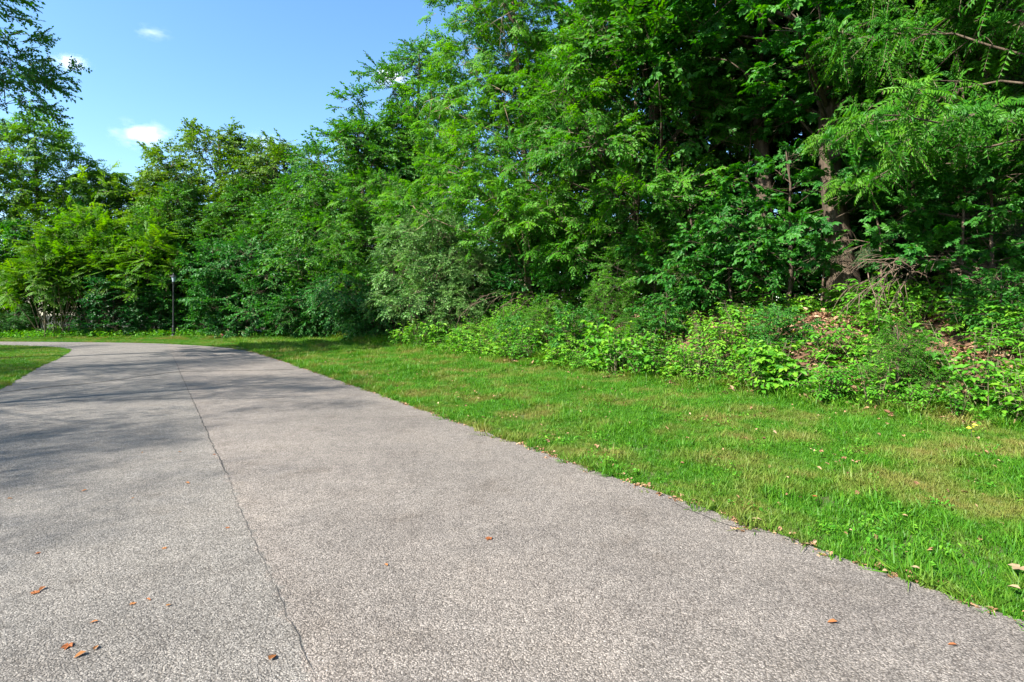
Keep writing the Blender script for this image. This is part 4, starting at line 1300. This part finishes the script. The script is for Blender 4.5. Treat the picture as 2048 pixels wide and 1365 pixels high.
# thin bare saplings and climbing stems that show pale against the dark of the woods
for i, (px, n_, H_, lab) in enumerate([
        (1245, 13.2, 3.2, 'bare pale dead sapling below the drooping tiers of the feathery tree'),
        (1455, 13.6, 5.5, 'thin pale bare stem rising beside the straight bare trunk'),
        (1640, 13.5, 4.5, 'thin bare forked stem just left of the thick maple trunk'),
        (1770, 13.2, 5.0, 'thin bare stem just right of the thick maple trunk'),
        (1925, 12.9, 6.5, 'tall thin bare stem near the right edge, among the long fronds'),
        (1130, 12.9, 3.0, 'bare twiggy sapling between the bent trunk and the dark ivy')]):
    r_ = np.random.default_rng(900 + i); W = Wood()
    t = np.linspace(0, 1, 9)
    pts = np.stack([np.cumsum(r_.normal(0, 0.05, 9)), np.cumsum(r_.normal(0, 0.05, 9)), H_ * t], 1) + np.outer(t, [r_.normal(0, 0.4), r_.normal(0, 0.3), 0])
    W.tube(pts, np.linspace(0.03, 0.008, 9), 6)
    for j in range(11):
        q, tg = at_arc(pts, 0.25 + 0.068 * j)
        a = j * 2.4; d_ = np.array([math.cos(a), math.sin(a), 0.5])
        l_ = H_ * r_.uniform(0.1, 0.26)
        sp = arc(q, d_, l_, r_.uniform(0, 0.5), 6); sp[1:] += np.cumsum(r_.normal(0, 0.02, (5, 3)), 0)
        W.tube(sp, np.linspace(0.012, 0.003, 6), 4)
        for m in range(3):
            q2, t2 = at_arc(sp, 0.4 + 0.2 * m)
            W.tube(arc(q2, t2 + r_.normal(0, 0.6, 3), l_ * 0.35, 0.3, 4), np.linspace(0.006, 0.002, 4), 3)
    b_ = on_ray(px, n_)
    o = tag(link('bare_sapling', W.mesh('bare_sapling', M['dead_wood'])), lab, 'dead sapling', 'bare saplings in the woods')
    o.location = (b_[0], b_[1], float(zt(*b_)) - 0.05)

# ------------------------------------------------------------------ lamp post
def lathe(prof, sides=12):
    prof = np.array(prof, float); k = len(prof)
    a = np.arange(sides) * 2 * math.pi / sides
    V = np.stack([prof[:, :1] * np.cos(a), prof[:, :1] * np.sin(a), np.broadcast_to(prof[:, 1:], (k, sides))], -1).reshape(-1, 3)
    i = np.arange(k - 1)[:, None] * sides; j = np.arange(sides)[None]; j2 = (j + 1) % sides
    return V, np.stack([i + j, i + j2, i + sides + j2, i + sides + j], -1).reshape(-1, 4)


lx = on_ray(347, Y=36.3)
lamp = bpy.data.objects.new('lamp_post', None); COL.objects.link(lamp)
lamp.location = (lx[0], lx[1], float(zt(*lx)))
tag(lamp, 'black lamp post with a lantern head standing before the dark shrubs', 'lamp post')
V, Q = lathe([(0.13, 0), (0.13, 0.12), (0.10, 0.18), (0.085, 0.7), (0.062, 0.78), (0.055, 2.0), (0.05, 3.5), (0.085, 3.53), (0.085, 3.58), (0.04, 3.62), (0.001, 3.62)])
link('post', make_mesh('post', V, Q, [M['iron']], smooth=False), lamp)
V, Q = lathe([(0.001, 3.62), (0.10, 3.62), (0.10, 3.66), (0.07, 3.67), (0.001, 3.67)], 6)
lan = link('lantern_base', make_mesh('lantern_base', V, Q, [M['iron']]), lamp)
V, Q = lathe([(0.09, 3.67), (0.165, 4.0)], 6)
link('glass', make_mesh('glass', V, Q, [M['lamp_glass']]), lan)
W = Wood()
for i in range(6):
    a = i * math.pi / 3
    c = np.array([math.cos(a), math.sin(a), 0])
    W.tube([c * 0.095 + Z3 * 3.67, c * 0.172 + Z3 * 4.0], [0.009, 0.009], 4)
link('frame', W.mesh('frame', M['iron']), lan)
V, Q = lathe([(0.001, 4.0), (0.215, 4.0), (0.21, 4.02), (0.10, 4.10), (0.05, 4.14), (0.02, 4.16), (0.028, 4.20), (0.001, 4.24)], 6)
link('cap', make_mesh('cap', V, Q, [M['iron']]), lamp)

# pink flower at the verge
fp = ground_pt(421, 682, 0.15)
fl = bpy.data.objects.new('pink_flower', None); COL.objects.link(fl); fl.location = (fp[0], fp[1] + 1.2, float(zt(fp[0], fp[1] + 1.2)))
tag(fl, 'small pink flower on the grass verge right of the lamp post', 'flower')
W = Wood(); W.tube([(0, 0, 0), (0.01, 0, 0.25), (0.0, -0.02, 0.42)], 0.008, 4); W.tube([(0, 0, 0.1), (0.06, 0, 0.25), (0.08, -0.02, 0.36)], 0.007, 4)
link('stem', W.mesh('stem', M['twig']), fl)
for c in ((0, -0.02, 0.44), (0.08, -0.02, 0.38)):
    T = Tmpl()
    for j in range(9):
        a = j * 2.4
        T.leaf(np.array(c), np.array([math.cos(a), math.sin(a), 0.3 + 0.12 * j]), Z3 + np.array([math.cos(a), math.sin(a), 0]) * -0.3, 0.09, 0.35, 'ovate', 0.5)
    V, Q, Tt, Mi = T.done()
    link('blossom', make_mesh('blossom', V, Q, [M['pink']]), fl)

# ------------------------------------------------------------------ fallen leaves one can count
def fallen(seed, mat, kind='ovate', w=0.3, curl=0.3):
    rs = np.random.default_rng(seed)
    V, Q = leaf_shape(kind, w)
    V = V - V.mean(0)
    V[:, 2] += curl * (V[:, 0] ** 2 * 2 + V[:, 1] ** 2 * 0.5) + rs.normal(0, 0.02, len(V))
    V[:, 2] -= V[:, 2].min()
    return make_mesh('fallen_leaf', V, Q, [M[mat]], None, np.full(len(V), rs.random()))


FL = [fallen(800, 'orange_leaf'), fallen(801, 'orange_leaf', w=0.22, curl=0.6), fallen(802, 'orange_leaf', 'lobed', 0.4)]
road_leaves = [(168, 985), (285, 908), (428, 912), (375, 970), (266, 1000), (70, 1190), (84, 1183), (297, 1205), (265, 1213), (337, 1217), (188, 1250), (135, 1298), (160, 1317), (192, 1302), (329, 1101), (545, 1323), (772, 1135), (76, 1110), (20, 1000), (360, 907), (455, 1060), (1665, 1245), (1905, 1288), (978, 1080)]
rs = np.random.default_rng(90)
for i, (px, py) in enumerate(road_leaves):
    g = ground_pt(px, py, 0.03)
    o = link('fallen_leaf', FL[i % 3], None, (g[0], g[1], road_z(g) + 0.003), float(rs.uniform(0, 6.28)), float(rs.uniform(0.028, 0.052)))
    row = 'along the edge of the shade' if py < 950 else 'in front of the shade' if py < 1050 else 'in the sunlit middle of the asphalt' if py < 1200 else 'in the front corner of the asphalt'
    col = 'at far left' if px < 120 else 'left' if px < 250 else 'towards the seam' if px < 480 else 'right of the seam' if px < 1200 else 'near the grass'
    tag(o, '%s dead leaf %s, %s' % (('flat orange', 'narrow curled orange', 'ragged orange')[i % 3], row, col), 'leaf', 'orange leaves scattered on the road')
o = link('fallen_leaf', fallen(810, 'pale_leaf', 'ovate', 0.42, 0.2), None, (0, 0, 0), 0.6, 0.058)
g = ground_pt(2028, 1177, 0.07); o.location = (g[0], g[1], 0.07); tag(o, 'round cream dead leaf on the grass at the right edge near the road', 'leaf')
o = link('fallen_leaf', fallen(811, 'pale_leaf', 'lobed', 0.36, 0.5), None, (0, 0, 0), 2.0, 0.095)
g = ground_pt(2036, 1138, 0.07); o.location = (g[0], g[1], 0.075); tag(o, 'ragged tan dead leaf on the grass at the very right edge', 'leaf')
o = link('fallen_leaf', fallen(812, 'pale_leaf', 'ovate', 0.2, 0.3), None, (0, 0, 0), 1.2, 0.09)
g = ground_pt(1511, 1040, 0.03); o.location = (g[0], g[1], 0.03); tag(o, 'narrow tan leaf lying where asphalt meets the grass', 'leaf')
for px, py, lab in [(1893, 905, 'curled pale dead leaf on the grass below the bank'), (1630, 994, 'reddish dead leaf in the middle of the lawn'), (1832, 1137, 'small white leaf in the grass near the road edge')]:
    g = ground_pt(px, py, 0.08)
    o = link('fallen_leaf', FL[2] if 'red' in lab else fallen(820 + px, 'pale_leaf', 'lobed', 0.36, 0.5), None, (g[0], g[1], 0.085), 1.0, 0.042 if px != 1893 else 0.085)
    tag(o, lab, 'leaf')
# yellow leaf cluster by the bank at the right
g = ground_pt(1942, 868, 0.15)
yl = bpy.data.objects.new('yellow_plant', None); COL.objects.link(yl); yl.location = (g[0], g[1], float(zt(*g)))
tag(yl, 'small plant with lemon yellow leaves at the lawn edge, far right', 'plant')
T = Tmpl(); T.stem(np.array([(0, 0, 0), (0, 0, 0.1), (0.01, 0, 0.2)]), 0.003)
V, Q, Tt, Mi = T.done(); link('stem', make_mesh('stem', V, Q, [M['twig']]), yl)
for j in range(5):
    T = Tmpl(); a = j * 1.3 + 0.4
    T.leaf(np.array([0.01, 0, 0.12 + 0.02 * j]), np.array([math.cos(a), math.sin(a), 0.1]), Z3 - Y3 * 0.5, 0.06, 0.35, 'ovate', 0.5)
    V, Q, Tt, Mi = T.done(); link('leaf', make_mesh('leaf', V, Q, [M['lime_leaf']]), yl)

# ------------------------------------------------------------------ clouds
def cloud(px, py, wpx, hpx, dens, seed, label):
    Yc = 1500.0
    c = np.array([(px - CX) / F_PX * Yc, Yc, CAMH + (HZ - py) / F_PX * Yc])
    rw, rh = wpx / F_PX * Yc / 2, hpx / F_PX * Yc / 2
    m, N, L = new_mat('cloud_vapour')
    tc = N.new('ShaderNodeTexCoord')
    nz = N.new('ShaderNodeTexNoise'); nz.noise_dimensions = '4D'; nz.inputs['W'].default_value = seed; nz.inputs['Scale'].default_value = 2.2; nz.inputs['Detail'].default_value = 6; nz.inputs['Roughness'].default_value = 0.65
    L.new(tc.outputs['Object'], nz.inputs['Vector'])
    ln = N.new('ShaderNodeVectorMath'); ln.operation = 'LENGTH'; L.new(tc.outputs['Object'], ln.inputs[0])
    fall = math_node(N, L, 'SUBTRACT', 1.0, ln.outputs['Value'])
    fall = math_node(N, L, 'MAXIMUM', fall, 0.0)
    v = math_node(N, L, 'MULTIPLY_ADD', nz.outputs['Fac'], 4.2, -2.3)
    v = math_node(N, L, 'ADD', v, fall)
    v = math_node(N, L, 'MAXIMUM', v, 0.0)
    v = math_node(N, L, 'MULTIPLY', v, fall)
    v = math_node(N, L, 'MULTIPLY', v, dens)
    pv = N.new('ShaderNodeVolumePrincipled'); pv.inputs['Color'].default_value = (1, 1, 1, 1); pv.inputs['Anisotropy'].default_value = 0.2
    L.new(v, pv.inputs['Density'])
    o = N.new('ShaderNodeOutputMaterial'); L.new(pv.outputs[0], o.inputs['Volume'])
    V, Q = lathe([(math.sin(a) * 1.0 + 1e-4, -math.cos(a)) for a in np.linspace(0, math.pi, 9)], 16)
    ob = link('cloud', make_mesh('cloud', V, Q, [m]), None, c, 0.0, (rw, rw * 0.7, rh))
    return tag(ob, label, 'cloud', 'small clouds')


cloud(285, 270, 140, 74, 0.03, 1.0, 'bright white puff of cloud just above the low skyline')
cloud(140, 128, 96, 46, 0.035, 2.0, 'small wisp of cloud beside the dark overhanging branches')
cloud(305, 66, 90, 34, 0.014, 3.0, 'faint thin wisp high in the blue, topmost of the clouds')
cloud(782, 154, 110, 60, 0.05, 4.0, 'small cloud half hidden by the tall tree crown')
cloud(525, 285, 120, 56, 0.012, 5.0, 'pale cloud behind the treetops in the middle of the skyline')
